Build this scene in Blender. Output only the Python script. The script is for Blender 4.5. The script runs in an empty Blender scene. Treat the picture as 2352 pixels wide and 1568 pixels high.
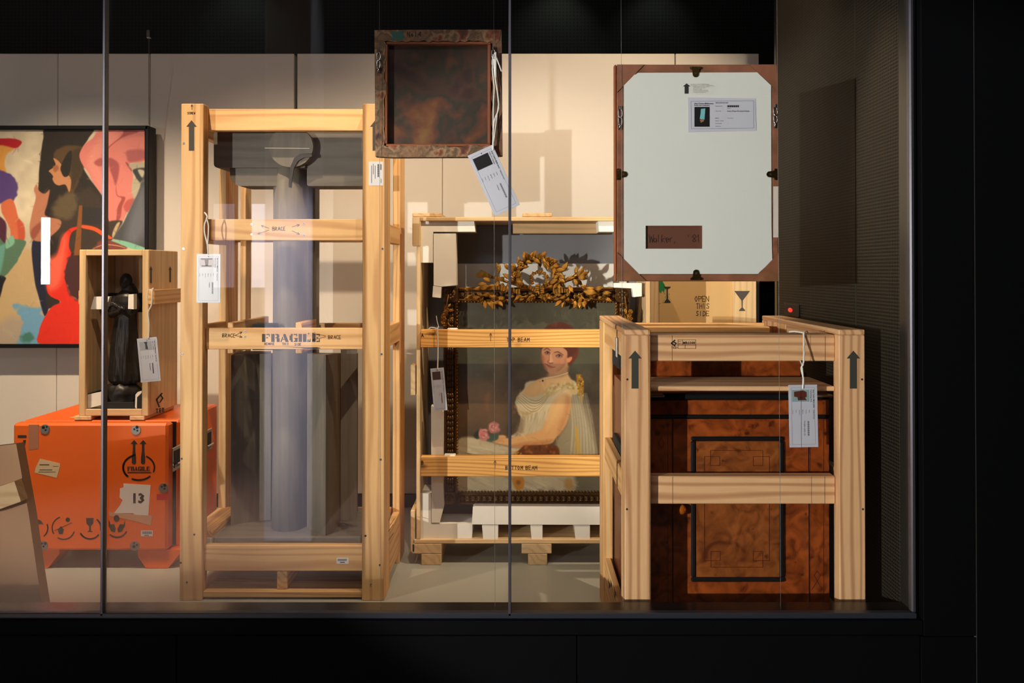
import bpy, math, random
import numpy as np
from mathutils import Vector, Matrix
rnd = random.Random(7)
S = bpy.context.scene
COL = S.collection

# ------------------------------------------------------------------ camera, light, exposure
F, CX, CY, PITCH, EYE = 1900.0, 1195.0, 606.0, math.radians(0.5), 1.25
cd = bpy.data.cameras.new('camera'); cam = bpy.data.objects.new('camera', cd); COL.objects.link(cam)
cam.location = (0, 0, EYE); cam.rotation_euler = (math.pi/2 + PITCH, 0, 0)
cd.sensor_width = 36; cd.lens = F*36/2352
cd.shift_x = -(CX-1176)/2352; cd.shift_y = (CY-784)/2352
cd.clip_start = 0.05
S.camera = cam
vs = S.view_settings
S.display_settings.display_device = 'sRGB'
vs.view_transform = 'Standard'; vs.look = 'None'; vs.gamma = 1; vs.exposure = 0.0
vs.use_curve_mapping = False
W = bpy.data.worlds.new('world'); S.world = W; W.use_nodes = True
W.node_tree.nodes['Background'].inputs[0].default_value = (0.55, 0.6, 0.72, 1)
W.node_tree.nodes['Background'].inputs[1].default_value = 0.02

def aim(o, t):
    d = Vector(t)-o.location
    o.rotation_euler = d.to_track_quat('-Z', 'Y').to_euler()
def spot(loc, to, power, size=50, blend=.4, radius=.02, col=(1, .80, .58)):
    l = bpy.data.lights.new('spot_light', 'SPOT'); l.energy = power; l.spot_size = math.radians(size)
    l.spot_blend = blend; l.shadow_soft_size = radius; l.color = col
    o = bpy.data.objects.new('spot_light', l); COL.objects.link(o); o.location = loc; aim(o, to); return o
def area(loc, to, power, sx, sy, col=(1, 1, 1)):
    l = bpy.data.lights.new('area_light', 'AREA'); l.energy = power; l.shape = 'RECTANGLE'; l.size = sx; l.size_y = sy; l.color = col
    o = bpy.data.objects.new('area_light', l); COL.objects.link(o); o.location = loc; aim(o, to); return o
# warm gallery spots on a track inside the case, above the frame
WARM = (1, .77, .53)
spot((0.95, 2.5, 3.05), (0.25, 4.3, 1.2), 190, 75, .6, .018, WARM)
spot((-0.15, 2.5, 3.05), (-0.1, 4.2, 0.8), 90, 70, .6, .018, WARM)
spot((-1.35, 2.5, 3.05), (-1.1, 4.2, 0.75), 150, 66, .9, .018, WARM)
spot((-2.3, 2.55, 3.05), (-2.3, 4.3, 0.55), 380, 60, .95, .018, WARM)
spot((0.3, 2.42, 3.0), (1.085, 2.46, 1.6), 150, 20, .9, .02, WARM)
spot((0.30, 5.25, 3.38), (0.22, 5.6, 2.6), 9, 70, .8, .02, (.9, 1, .8)); spot((0.95, 5.25, 3.38), (0.9, 5.6, 2.6), 6, 70, .8, .02, (.9, 1, .8))
spot((-1.9, 5.25, 3.38), (-1.9, 5.6, 2.6), 5, 80, .8, .02, (.8, 1, .9))
spot((-3.53, -1.60, 1.3), (-1.62, 2.75, .55), 420, 9.5, .9, .02, (1, .93, .85))  # added narrow spot from the gallery side, only brightens the leaning carton
# added warm downlight pooling on the gallery floor for haze in the glass
spot((-2.7, -.3, 3.4), (-2.7, -.3, -.4), 1500, 56, .9, .04, (1, .9, .82))
# cool spot washing the white pillar on the viewer's side, seen mirrored in the glass
spot((-1.3, 1.3, 3.3), (-1.36, -.5, .5), 1500, 36, .7, .03, (.86, .84, 1))
# gallery side: soft neutral ceiling light before the glass
area((-0.1, -0.5, 3.4), (0.1, 2.6, 1.0), 22, 1.6, .5, (.96, .97, 1))
# added narrow spots by the light tube, boosting light on cabinet and tall crates
spot((-3.53, -1.60, 1.36), (0.74, 2.5, 0.96), 1350, 23.5, .3, .02, (1, .95, .87))
spot((-3.53, -1.60, 1.45), (-0.62, 3.1, 1.12), 950, 23, .7, .02, (1, .95, .87))

# ------------------------------------------------------------------ photograph coordinates -> world
cp, sp = math.cos(PITCH), math.sin(PITCH)
def ray(px, py):
    u = (px-CX)/F; v = -(py-CY)/F
    return Vector((u, cp-sp*v, sp+cp*v))
def at(px, py, d):
    r = ray(px, py); t = d/r.y
    return Vector((r.x*t, d, EYE+r.z*t))
def onx(px, py, X):
    r = ray(px, py); t = X/r.x
    return Vector((X, r.y*t, EYE+r.z*t))
def ZZ(py, d): return at(CX, py, d).z
def XX(px, d, py=800): return at(px, py, d).x

# ------------------------------------------------------------------ materials
def lin(c):
    return tuple(((x/255)/12.92 if x/255 <= .04045 else ((x/255+.055)/1.055)**2.4) for x in c)
def newmat(name):
    m = bpy.data.materials.new(name); m.use_nodes = True
    return m, m.node_tree.nodes, m.node_tree.links, m.node_tree.nodes['Principled BSDF']
def N(nodes, t, **k):
    n = nodes.new(t)
    for a, b in k.items():
        if a.startswith('i_'): n.inputs[a[2:].replace('_', ' ')].default_value = b
        else: setattr(n, a, b)
    return n
def plain(name, c, rough=.6, metal=0, noise=.0, nscale=20, bump=0, emit=0, spec=.5, trans=0):
    m, ns, ln, b = newmat(name)
    col = lin(c)+(1,)
    b.inputs['Base Color'].default_value = col
    b.inputs['Roughness'].default_value = rough; b.inputs['Metallic'].default_value = metal
    b.inputs['Specular IOR Level'].default_value = spec
    if emit:
        b.inputs['Emission Color'].default_value = col; b.inputs['Emission Strength'].default_value = emit
    if noise or bump:
        tc = N(ns, 'ShaderNodeTexCoord'); no = N(ns, 'ShaderNodeTexNoise', i_Scale=nscale, i_Detail=5.0)
        ln.new(tc.outputs['Object'], no.inputs['Vector'])
    if noise:
        mx = N(ns, 'ShaderNodeMix', data_type='RGBA')
        mx.inputs[6].default_value = tuple(min(1, x*(1-noise)) for x in col[:3])+(1,)
        mx.inputs[7].default_value = tuple(min(1, x*(1+noise)) for x in col[:3])+(1,)
        ln.new(no.outputs[0], mx.inputs[0]); ln.new(mx.outputs[2], b.inputs['Base Color'])
    if bump:
        bp = N(ns, 'ShaderNodeBump', i_Strength=bump, i_Distance=.002)
        ln.new(no.outputs[0], bp.inputs['Height']); ln.new(bp.outputs[0], b.inputs['Normal'])
    return m
def wood(name, axis, light, dark, band=.016, contrast=.8, knots=0, rough=.55, var=.12):
    """Sawn softwood: growth rings round the grain axis, stretched noise, optional knots."""
    m, ns, ln, b = newmat(name)
    tc = N(ns, 'ShaderNodeTexCoord'); oi = N(ns, 'ShaderNodeObjectInfo')
    sc = [1, 1, 1]; sc['xyz'.index(axis)] = .085
    mp = N(ns, 'ShaderNodeMapping'); mp.inputs['Scale'].default_value = sc
    cmb = N(ns, 'ShaderNodeVectorMath', operation='MULTIPLY_ADD')
    wn = N(ns, 'ShaderNodeTexWhiteNoise', noise_dimensions='1D'); ln.new(oi.outputs['Random'], wn.inputs['W'])
    cmb.inputs[1].default_value = (.16, .16, .16)
    ln.new(wn.outputs['Color'], cmb.inputs[0]); ln.new(tc.outputs['Object'], cmb.inputs[2])
    ln.new(cmb.outputs[0], mp.inputs['Vector'])
    nz = N(ns, 'ShaderNodeTexNoise', i_Scale=7.0, i_Detail=2.0)
    ln.new(mp.outputs[0], nz.inputs['Vector'])
    add = N(ns, 'ShaderNodeVectorMath', operation='MULTIPLY_ADD'); add.inputs[1].default_value = (.13, .13, .13)
    ln.new(nz.outputs['Color'], add.inputs[0]); ln.new(mp.outputs[0], add.inputs[2])
    wv = N(ns, 'ShaderNodeTexWave', wave_type='RINGS', rings_direction=axis.upper())
    wv.inputs['Scale'].default_value = .314/band; wv.inputs['Distortion'].default_value = .6; wv.inputs['Detail'].default_value = 1
    ln.new(add.outputs[0], wv.inputs['Vector'])
    rp = N(ns, 'ShaderNodeValToRGB'); e = rp.color_ramp.elements
    e[0].position = .45; e[0].color = (0, 0, 0, 1); e[1].position = 1.0; e[1].color = (1, 1, 1, 1)
    ln.new(wv.outputs['Fac'], rp.inputs[0])
    mu = N(ns, 'ShaderNodeMath', operation='MULTIPLY'); mu.inputs[1].default_value = contrast
    ln.new(rp.outputs[0], mu.inputs[0])
    mx = N(ns, 'ShaderNodeMix', data_type='RGBA'); L = lin(light); D = lin(dark)
    mx.inputs[6].default_value = L+(1,); mx.inputs[7].default_value = D+(1,)
    ln.new(mu.outputs[0], mx.inputs[0])
    fn = N(ns, 'ShaderNodeTexNoise', i_Scale=90.0, i_Detail=3.0); ln.new(mp.outputs[0], fn.inputs['Vector'])
    mr = N(ns, 'ShaderNodeMapRange'); mr.inputs[3].default_value = 1-var; mr.inputs[4].default_value = 1+var
    ln.new(fn.outputs[0], mr.inputs[0])
    vm = N(ns, 'ShaderNodeVectorMath', operation='SCALE'); ln.new(mx.outputs[2], vm.inputs[0]); ln.new(mr.outputs[0], vm.inputs['Scale'])
    out = vm.outputs[0]
    # board to board variation
    mr2 = N(ns, 'ShaderNodeMapRange'); mr2.inputs[3].default_value = .9; mr2.inputs[4].default_value = 1.08
    ln.new(wn.outputs['Value'], mr2.inputs[0])
    vm2 = N(ns, 'ShaderNodeVectorMath', operation='SCALE'); ln.new(out, vm2.inputs[0]); ln.new(mr2.outputs[0], vm2.inputs['Scale'])
    out = vm2.outputs[0]
    if knots:
        mk = N(ns, 'ShaderNodeMapping'); s2 = [1, 1, 1]; s2['xyz'.index(axis)] = .55; mk.inputs['Scale'].default_value = s2
        ln.new(cmb.outputs[0], mk.inputs['Vector'])
        vo = N(ns, 'ShaderNodeTexVoronoi', i_Scale=11.0); ln.new(mk.outputs[0], vo.inputs['Vector'])
        r2 = N(ns, 'ShaderNodeValToRGB'); q = r2.color_ramp.elements
        q[0].position = .06; q[0].color = (1, 1, 1, 1); q[1].position = .17; q[1].color = (0, 0, 0, 1)
        ln.new(vo.outputs['Distance'], r2.inputs[0])
        m3 = N(ns, 'ShaderNodeMath', operation='MULTIPLY'); m3.inputs[1].default_value = knots
        ln.new(r2.outputs[0], m3.inputs[0])
        mk2 = N(ns, 'ShaderNodeMix', data_type='RGBA'); mk2.inputs[7].default_value = tuple(x*.35 for x in D)+(1,)
        ln.new(m3.outputs[0], mk2.inputs[0]); ln.new(out, mk2.inputs[6]); out = mk2.outputs[2]
    ln.new(out, b.inputs['Base Color'])
    b.inputs['Roughness'].default_value = rough; b.inputs['Specular IOR Level'].default_value = .3
    return m
def wood3(name, *a, **k): return {x: wood(name+'_'+x, x, *a, **k) for x in 'xyz'}
PINE = wood3('pale_pine', (228, 182, 124), (188, 132, 78), band=.026, contrast=.6)
PINK = wood3('pinkish_pine', (214, 170, 126), (152, 96, 56), band=.026, contrast=.6)
YEL = wood3('golden_beam_pine', (226, 172, 96), (176, 112, 48), band=.012, contrast=.7, knots=.8)
PLY = wood3('plywood', (214, 182, 136), (186, 148, 104), band=.03, contrast=.5)
BROWN = wood3('brown_stained_wood', (150, 88, 56), (112, 58, 34), band=.03, contrast=.5)
DARKP = wood3('shadowed_brown_ply', (120, 78, 52), (96, 58, 38), band=.03, contrast=.5)  # darker plywood, shade of the crate insides put into the colour
STONE = wood('grey_stained_timber', 'z', (114, 107, 97), (92, 86, 79), band=.05, contrast=.35, var=.22, rough=.7)
STONEX = wood('grey_stained_timber_cross', 'x', (104, 98, 90), (84, 79, 74), band=.05, contrast=.35, var=.22, rough=.7)
BLACK = plain('matt_black', (14, 15, 17), .5, spec=.25)
INK = plain('black_ink', (34, 32, 32), .7)
STENCIL = plain('grey_black_stencil_paint', (74, 66, 60), .8)
PENCIL = plain('pen_line', (84, 66, 50), .8)
WHITE = plain('white_card', (214, 214, 218), .5)
PAPER = plain('paper_lilac_grey', (186, 188, 200), .35, spec=.5)
FOAM = plain('white_foam', (232, 226, 214), .7, noise=.05, nscale=30, bump=.25)
BFOAM = plain('black_foam', (30, 30, 31), .9, noise=.3, nscale=200, bump=.4)
CHROME = plain('chrome', (190, 190, 188), .18, 1)
BRASS = plain('dark_brass', (120, 92, 44), .3, 1)
STEEL = plain('brushed_steel_edge', (78, 76, 84), .4, .6)
WIREM = plain('steel_wire', (110, 106, 102), .5, .5)
RIBBON = plain('white_ribbon', (222, 220, 214), .6)
GILT = plain('gilded_wood', (140, 98, 38), .3, .97, noise=.65, nscale=60, bump=.5)
GILTD = plain('antique_gilding_dark', (92, 64, 30), .42, .7, noise=.5, nscale=90, bump=.8)
BRONZE = plain('dark_bronze', (42, 38, 35), .4, .5, noise=.4, nscale=30, bump=.35)
ORANGE = plain('orange_paint', (232, 100, 8), .38, noise=.08, nscale=5, bump=.04)
ORED = plain('red_brown_paint', (160, 62, 30), .5, noise=.08, nscale=6)
GREY = plain('grey_board', (126, 128, 134), .6, noise=.04, nscale=8)
CONC = plain('sealed_concrete', (168, 168, 158), .42, noise=.10, nscale=2.2, bump=.05)
WALLM = plain('white_panel_paint', (214, 206, 196), .7, noise=.02, nscale=3)
BOARDW = plain('backing_board', (206, 209, 204), .7, noise=.015, nscale=10)
CARTON = plain('carton_brown', (176, 134, 98), .7, noise=.06, nscale=12)
LEDGE = plain('black_ledge', (20, 19, 18), .22)
FRONT = plain('black_cladding', (6, 7, 9), .7, spec=.05)
SEAM = plain('seam_line', (90, 86, 80), .4, .3)
TAPE = plain('clear_tape', (206, 150, 120), .3)
REDT = plain('red_tape', (190, 24, 16), .4)

def perforated(name, base, pitch=.0105, r=.30, ax=('Y', 'Z')):
    m, ns, ln, b = newmat(name)
    tc = N(ns, 'ShaderNodeTexCoord'); sx = N(ns, 'ShaderNodeSeparateXYZ'); ln.new(tc.outputs['Object'], sx.inputs[0])
    ds = []
    for a in ax:
        d = N(ns, 'ShaderNodeMath', operation='DIVIDE'); d.inputs[1].default_value = pitch; ln.new(sx.outputs[a], d.inputs[0])
        f = N(ns, 'ShaderNodeMath', operation='FRACT'); ln.new(d.outputs[0], f.inputs[0])
        s = N(ns, 'ShaderNodeMath', operation='SUBTRACT'); s.inputs[1].default_value = .5; ln.new(f.outputs[0], s.inputs[0])
        p = N(ns, 'ShaderNodeMath', operation='MULTIPLY'); ln.new(s.outputs[0], p.inputs[0]); ln.new(s.outputs[0], p.inputs[1]); ds.append(p)
    ad = N(ns, 'ShaderNodeMath', operation='ADD'); ln.new(ds[0].outputs[0], ad.inputs[0]); ln.new(ds[1].outputs[0], ad.inputs[1])
    lt = N(ns, 'ShaderNodeMath', operation='LESS_THAN'); lt.inputs[1].default_value = r*r; ln.new(ad.outputs[0], lt.inputs[0])
    mx = N(ns, 'ShaderNodeMix', data_type='RGBA'); mx.inputs[6].default_value = lin(base)+(1,); mx.inputs[7].default_value = (.003, .003, .003, 1)
    ln.new(lt.outputs[0], mx.inputs[0]); ln.new(mx.outputs[2], b.inputs['Base Color']); b.inputs['Roughness'].default_value = .6; b.inputs['Specular IOR Level'].default_value = .12
    return m
PERF = perforated('perforated_panel', (50, 46, 38), r=.34)
PERFB = perforated('perforated_panel_rear', (26, 27, 25), .024, .28, ('X', 'Z'))

def burl(name, base, dark):
    m, ns, ln, b = newmat(name)
    tc = N(ns, 'ShaderNodeTexCoord')
    n1 = N(ns, 'ShaderNodeTexNoise', i_Scale=16.0, i_Detail=8.0, i_Distortion=1.6); ln.new(tc.outputs['Object'], n1.inputs['Vector'])
    r1 = N(ns, 'ShaderNodeValToRGB'); e = r1.color_ramp.elements
    e[0].position = .3; e[0].color = lin(dark)+(1,); e[1].position = .66; e[1].color = lin(base)+(1,)
    ln.new(n1.outputs[0], r1.inputs[0])
    vo = N(ns, 'ShaderNodeTexVoronoi', i_Scale=17.0)
    ad = N(ns, 'ShaderNodeVectorMath', operation='MULTIPLY_ADD'); ad.inputs[1].default_value = (.06, .06, .06)
    n2 = N(ns, 'ShaderNodeTexNoise', i_Scale=30.0); ln.new(tc.outputs['Object'], n2.inputs['Vector'])
    ln.new(n2.outputs['Color'], ad.inputs[0]); ln.new(tc.outputs['Object'], ad.inputs[2]); ln.new(ad.outputs[0], vo.inputs['Vector'])
    r2 = N(ns, 'ShaderNodeValToRGB'); q = r2.color_ramp.elements
    q[0].position = .08; q[0].color = (1, 1, 1, 1); q[1].position = .2; q[1].color = (0, 0, 0, 1); ln.new(vo.outputs['Distance'], r2.inputs[0])
    m4 = N(ns, 'ShaderNodeMath', operation='MULTIPLY'); m4.inputs[1].default_value = .7; ln.new(r2.outputs[0], m4.inputs[0])
    mx = N(ns, 'ShaderNodeMix', data_type='RGBA'); mx.inputs[7].default_value = tuple(x*.3 for x in lin(dark))+(1,)
    ln.new(m4.outputs[0], mx.inputs[0]); ln.new(r1.outputs[0], mx.inputs[6]); ln.new(mx.outputs[2], b.inputs['Base Color'])
    b.inputs['Roughness'].default_value = .28; b.inputs['Coat Weight'].default_value = .3; b.inputs['Coat Roughness'].default_value = .15
    return m
BURL = burl('burl_veneer', (158, 76, 28), (82, 34, 12))
BURLP = burl('burl_veneer_panel', (150, 84, 38), (88, 42, 18))
MAHOG = plain('red_mahogany', (92, 34, 20), .35, noise=.2, nscale=9)
INLAY = plain('dark_inlay', (72, 26, 12), .4)

def painted_canvas(name, cols, scale, rough=.8, bump=.5):
    m, ns, ln, b = newmat(name)
    tc = N(ns, 'ShaderNodeTexCoord'); n = N(ns, 'ShaderNodeTexNoise', i_Scale=scale, i_Detail=7.0, i_Distortion=.25)
    ln.new(tc.outputs['Object'], n.inputs['Vector'])
    r = N(ns, 'ShaderNodeValToRGB'); cr = r.color_ramp
    for i, (p, c) in enumerate(cols):
        el = cr.elements[i] if i < 2 else cr.elements.new(p)
        el.position = p; el.color = lin(c)+(1,)
    n3 = N(ns, 'ShaderNodeTexNoise', i_Scale=scale*3.3, i_Detail=3.0); ln.new(tc.outputs['Object'], n3.inputs['Vector'])
    ln.new(n.outputs[0], r.inputs[0])
    mr = N(ns, 'ShaderNodeMapRange'); mr.inputs[3].default_value = .55; mr.inputs[4].default_value = 1.45; ln.new(n3.outputs[0], mr.inputs[0])
    vm = N(ns, 'ShaderNodeVectorMath', operation='SCALE'); ln.new(r.outputs[0], vm.inputs[0]); ln.new(mr.outputs[0], vm.inputs['Scale'])
    ln.new(vm.outputs[0], b.inputs['Base Color']); b.inputs['Roughness'].default_value = rough
    bp = N(ns, 'ShaderNodeBump', i_Strength=bump, i_Distance=.003); ln.new(n3.outputs[0], bp.inputs['Height']); ln.new(bp.outputs[0], b.inputs['Normal'])
    return m
CANVB = painted_canvas('canvas_back_stained', [(.28, (24, 20, 16)), (.40, (48, 26, 20)), (.46, (62, 38, 24)), (.52, (38, 36, 26)), (.60, (88, 46, 24)), (.72, (112, 80, 38))], 7)
CANVF = painted_canvas('canvas_fold_painted', [(.30, (58, 30, 24)), (.42, (124, 90, 62)), (.5, (84, 64, 42)), (.57, (140, 110, 80)), (.64, (112, 54, 32)), (.74, (52, 42, 30))], 20, bump=1)
FRAMEW = painted_canvas('red_brown_frame_wood', [(.3, (96, 56, 40)), (.45, (134, 84, 62)), (.55, (112, 74, 44)), (.7, (146, 92, 66))], 6, .5, .15)

def glassm():
    m, ns, ln, b = newmat('clear_glass'); ns.remove(b)
    out = ns['Material Output']
    tr = N(ns, 'ShaderNodeBsdfTransparent'); tr.inputs[0].default_value = (.975, .98, .975, 1)
    gl = N(ns, 'ShaderNodeBsdfGlossy'); gl.inputs['Roughness'].default_value = .0; gl.inputs['Color'].default_value = (1, 1, 1, 1)
    ge = N(ns, 'ShaderNodeNewGeometry'); dt = N(ns, 'ShaderNodeVectorMath', operation='DOT_PRODUCT'); mx = N(ns, 'ShaderNodeMixShader')
    ln.new(ge.outputs['Normal'], dt.inputs[0]); ln.new(ge.outputs['Incoming'], dt.inputs[1])
    ab = N(ns, 'ShaderNodeMath', operation='ABSOLUTE'); ln.new(dt.outputs['Value'], ab.inputs[0])
    om = N(ns, 'ShaderNodeMath', operation='SUBTRACT'); om.inputs[0].default_value = 1; ln.new(ab.outputs[0], om.inputs[1])
    pw5 = N(ns, 'ShaderNodeMath', operation='POWER'); pw5.inputs[1].default_value = 5; ln.new(om.outputs[0], pw5.inputs[0])
    fr = N(ns, 'ShaderNodeMath', operation='MULTIPLY_ADD'); fr.inputs[1].default_value = .96; fr.inputs[2].default_value = .04; ln.new(pw5.outputs[0], fr.inputs[0])
    ln.new(fr.outputs[0], mx.inputs[0]); ln.new(tr.outputs[0], mx.inputs[1]); ln.new(gl.outputs[0], mx.inputs[2]); ln.new(mx.outputs[0], out.inputs[0])
    return m
GLASS = glassm()
def emitter(name, c, s):
    m, ns, ln, b = newmat(name); b.inputs['Base Color'].default_value = (0, 0, 0, 1)
    b.inputs['Emission Color'].default_value = tuple(c)+(1,); b.inputs['Emission Strength'].default_value = s; return m
def vcol(name, rough=.5, bump=.3, bscale=300):
    m, ns, ln, b = newmat(name)
    a = N(ns, 'ShaderNodeAttribute', attribute_name='paint'); ln.new(a.outputs['Color'], b.inputs['Base Color'])
    tc = N(ns, 'ShaderNodeTexCoord'); n = N(ns, 'ShaderNodeTexNoise', i_Scale=bscale, i_Detail=3.0); ln.new(tc.outputs['Object'], n.inputs['Vector'])
    bp = N(ns, 'ShaderNodeBump', i_Strength=bump, i_Distance=.001); ln.new(n.outputs[0], bp.inputs['Height']); ln.new(bp.outputs[0], b.inputs['Normal'])
    b.inputs['Roughness'].default_value = rough; return m

# ------------------------------------------------------------------ mesh building
class MB:
    def __init__(s): s.v = []; s.f = []; s.mi = []
    def add(s, vs, fs, mi=0):
        o = len(s.v); s.v += [tuple(v) for v in vs]; s.f += [tuple(i+o for i in f) for f in fs]; s.mi += [mi]*len(fs); return s
    def box(s, x0, x1, y0, y1, z0, z1, ch=0, mi=0):
        x0, x1 = sorted((x0, x1)); y0, y1 = sorted((y0, y1)); z0, z1 = sorted((z0, z1))
        c = min(ch, (x1-x0)*.45, (y1-y0)*.45, (z1-z0)*.45)
        if c <= 0:
            s.add([(x, y, z) for x in (x0, x1) for y in (y0, y1) for z in (z0, z1)],
                  [(0, 1, 3, 2), (4, 6, 7, 5), (0, 4, 5, 1), (2, 3, 7, 6), (0, 2, 6, 4), (1, 5, 7, 3)], mi); return s
        P = {}; vs = []
        for i, x in enumerate((x0, x1)):
            for j, y in enumerate((y0, y1)):
                for k, z in enumerate((z0, z1)):
                    dx, dy, dz = (c, -c)[i], (c, -c)[j], (c, -c)[k]
                    for a, p in (('x', (x, y+dy, z+dz)), ('y', (x+dx, y, z+dz)), ('z', (x+dx, y+dy, z))):
                        P[i, j, k, a] = len(vs); vs.append(p)
        f = []
        for i in (0, 1): f.append([P[i, 0, 0, 'x'], P[i, 1, 0, 'x'], P[i, 1, 1, 'x'], P[i, 0, 1, 'x']])
        for j in (0, 1): f.append([P[0, j, 0, 'y'], P[1, j, 0, 'y'], P[1, j, 1, 'y'], P[0, j, 1, 'y']])
        for k in (0, 1): f.append([P[0, 0, k, 'z'], P[1, 0, k, 'z'], P[1, 1, k, 'z'], P[0, 1, k, 'z']])
        for i in (0, 1):
            for j in (0, 1): f.append([P[i, j, 0, 'x'], P[i, j, 1, 'x'], P[i, j, 1, 'y'], P[i, j, 0, 'y']])
            for k in (0, 1): f.append([P[i, 0, k, 'x'], P[i, 1, k, 'x'], P[i, 1, k, 'z'], P[i, 0, k, 'z']])
        for j in (0, 1):
            for k in (0, 1): f.append([P[0, j, k, 'y'], P[1, j, k, 'y'], P[1, j, k, 'z'], P[0, j, k, 'z']])
        for i in (0, 1):
            for j in (0, 1):
                for k in (0, 1): f.append([P[i, j, k, a] for a in 'xyz'])
        return s.add(vs, f, mi)
    def prism(s, poly, y0, y1, mi=0):
        """poly: (x, z) outline pushed along y"""
        n = len(poly)
        vs = [(x, y0, z) for x, z in poly]+[(x, y1, z) for x, z in poly]
        return s.add(vs, [tuple(range(n)), tuple(range(2*n-1, n-1, -1))]+[(i, i+n, (i+1) % n+n, (i+1) % n) for i in range(n)], mi)
    def tube(s, pts, r, n=8, caps=True, mi=0):
        pts = [Vector(p) for p in pts]; R = r if isinstance(r, (list, tuple)) else [r]*len(pts)
        rings = []; up = None
        for i, p in enumerate(pts):
            t = (pts[min(i+1, len(pts)-1)]-pts[max(i-1, 0)]).normalized()
            if up is None: up = Vector((0, 0, 1)) if abs(t.z) < .9 else Vector((1, 0, 0))
            a = t.cross(up)
            if a.length < 1e-6: a = t.cross(Vector((0, 1, 0)))
            a.normalize(); b = a.cross(t); up = b
            rings.append([p+(a*math.cos(2*math.pi*k/n)+b*math.sin(2*math.pi*k/n))*R[i] for k in range(n)])
        vs = [v for rg in rings for v in rg]; fs = []
        for i in range(len(pts)-1):
            for k in range(n): fs.append((i*n+k, i*n+(k+1) % n, (i+1)*n+(k+1) % n, (i+1)*n+k))
        if caps: fs += [tuple(range(n-1, -1, -1)), tuple((len(pts)-1)*n+k for k in range(n))]
        return s.add(vs, fs, mi)
    def sphere(s, c, r, nu=10, nv=6, mi=0):
        r = r if isinstance(r, (tuple, list)) else (r, r, r)
        vs = [(c[0], c[1], c[2]-r[2])]
        for j in range(1, nv):
            a = math.pi*j/nv-math.pi/2
            for i in range(nu):
                b = 2*math.pi*i/nu; vs.append((c[0]+r[0]*math.cos(a)*math.cos(b), c[1]+r[1]*math.cos(a)*math.sin(b), c[2]+r[2]*math.sin(a)))
        vs.append((c[0], c[1], c[2]+r[2])); t = len(vs)-1
        fs = [(0, 1+(i+1) % nu, 1+i) for i in range(nu)]
        for j in range(nv-2):
            for i in range(nu):
                a = 1+j*nu; fs.append((a+i, a+(i+1) % nu, a+nu+(i+1) % nu, a+nu+i))
        a = 1+(nv-2)*nu; fs += [(a+i, a+(i+1) % nu, t) for i in range(nu)]
        return s.add(vs, fs, mi)
    def mesh(s, name, mats, smooth=False, origin=(0, 0, 0)):
        me = bpy.data.meshes.new(name); o = Vector(origin)
        me.from_pydata([tuple(Vector(v)-o) for v in s.v], [], s.f)
        for m in (mats if isinstance(mats, (list, tuple)) else [mats]): me.materials.append(m)
        if any(s.mi): me.polygons.foreach_set('material_index', s.mi)
        if smooth: me.polygons.foreach_set('use_smooth', [True]*len(s.f))
        me.update(); return me
def fix(me):
    import bmesh
    b = bmesh.new(); b.from_mesh(me); bmesh.ops.recalc_face_normals(b, faces=b.faces); b.to_mesh(me); b.free()
def put(name, mb, mats, parent=None, origin=None, smooth=False, recalc=True):
    """link a mesh given in world coordinates; its origin is the centre of its box"""
    if origin is None:
        a = np.array(mb.v); origin = Vector((a.min(0)+a.max(0))/2)
    me = mb.mesh(name, mats, smooth, origin)
    if recalc: fix(me)
    o = bpy.data.objects.new(name, me); COL.objects.link(o)
    if parent:
        o.parent = parent; o.location = pw(parent).inverted() @ Vector(origin)
    else: o.location = origin
    return o
def pw(o):
    m = Matrix.Translation(o.location) @ o.rotation_euler.to_matrix().to_4x4()
    return pw(o.parent) @ m if o.parent else m
def thing(name, label, cat, loc, group=None, rot=(0, 0, 0)):
    o = bpy.data.objects.new(name, None); COL.objects.link(o); o.empty_display_size = .05
    o.location = loc; o.rotation_euler = rot; o['label'] = label; o['category'] = cat
    if group: o['group'] = group
    return o
def tag(o, label, cat, group=None, kind=None):
    o['label'] = label; o['category'] = cat
    if group: o['group'] = group
    if kind: o['kind'] = kind
    return o
def struct(o, label=None):
    o['kind'] = 'structure'
    if label: o['label'] = label; o['category'] = 'room'
    return o
def timber(parent, name, x0, x1, y0, y1, z0, z1, fam, ch=.0025, axis=None, label=None):
    d = [abs(x1-x0), abs(y1-y0), abs(z1-z0)]
    ax = axis or 'xyz'[d.index(max(d))]
    m = fam[ax] if isinstance(fam, dict) else fam
    o = put(name, MB().box(x0, x1, y0, y1, z0, z1, ch), m, parent)
    if label: o['label'] = label
    return o
def pbox(parent, name, x0, y0, x1, y1, d0, d1, fam, **k):
    """box whose front face shows at photograph pixels x0,y0 - x1,y1 at depth d0"""
    a = at(x0, (y0+y1)/2, d0).x; b = at(x1, (y0+y1)/2, d0).x
    return timber(parent, name, a, b, d0, d1, ZZ(y0, d0), ZZ(y1, d0), fam, **k)
def flat(parent, name, polys, d, mat, th=.0006, label=None):
    """thin prints or stickers on a surface that faces the viewer; polys in photograph pixels"""
    mb = MB()
    for p in polys:
        q = [at(x, y, d) for x, y in p]
        mb.prism([(v.x, v.z) for v in q], d-th, d-th*.15)
    o = put(name, mb, mat, parent)
    if label: o['label'] = label
    return o
def rect(x0, y0, x1, y1): return [(x0, y0), (x1, y0), (x1, y1), (x0, y1)]
def line(pts, w):
    out = []
    for (a, b), (c, d) in zip(pts, pts[1:]):
        L = math.hypot(c-a, d-b) or 1; nx, ny = -(d-b)/L*w/2, (c-a)/L*w/2; ex, ey = (c-a)/L*w*.3, (d-b)/L*w*.3
        out.append([(a+nx-ex, b+ny-ey), (c+nx+ex, d+ny+ey), (c-nx+ex, d-ny+ey), (a-nx-ex, b-ny-ey)])
    return out
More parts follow.
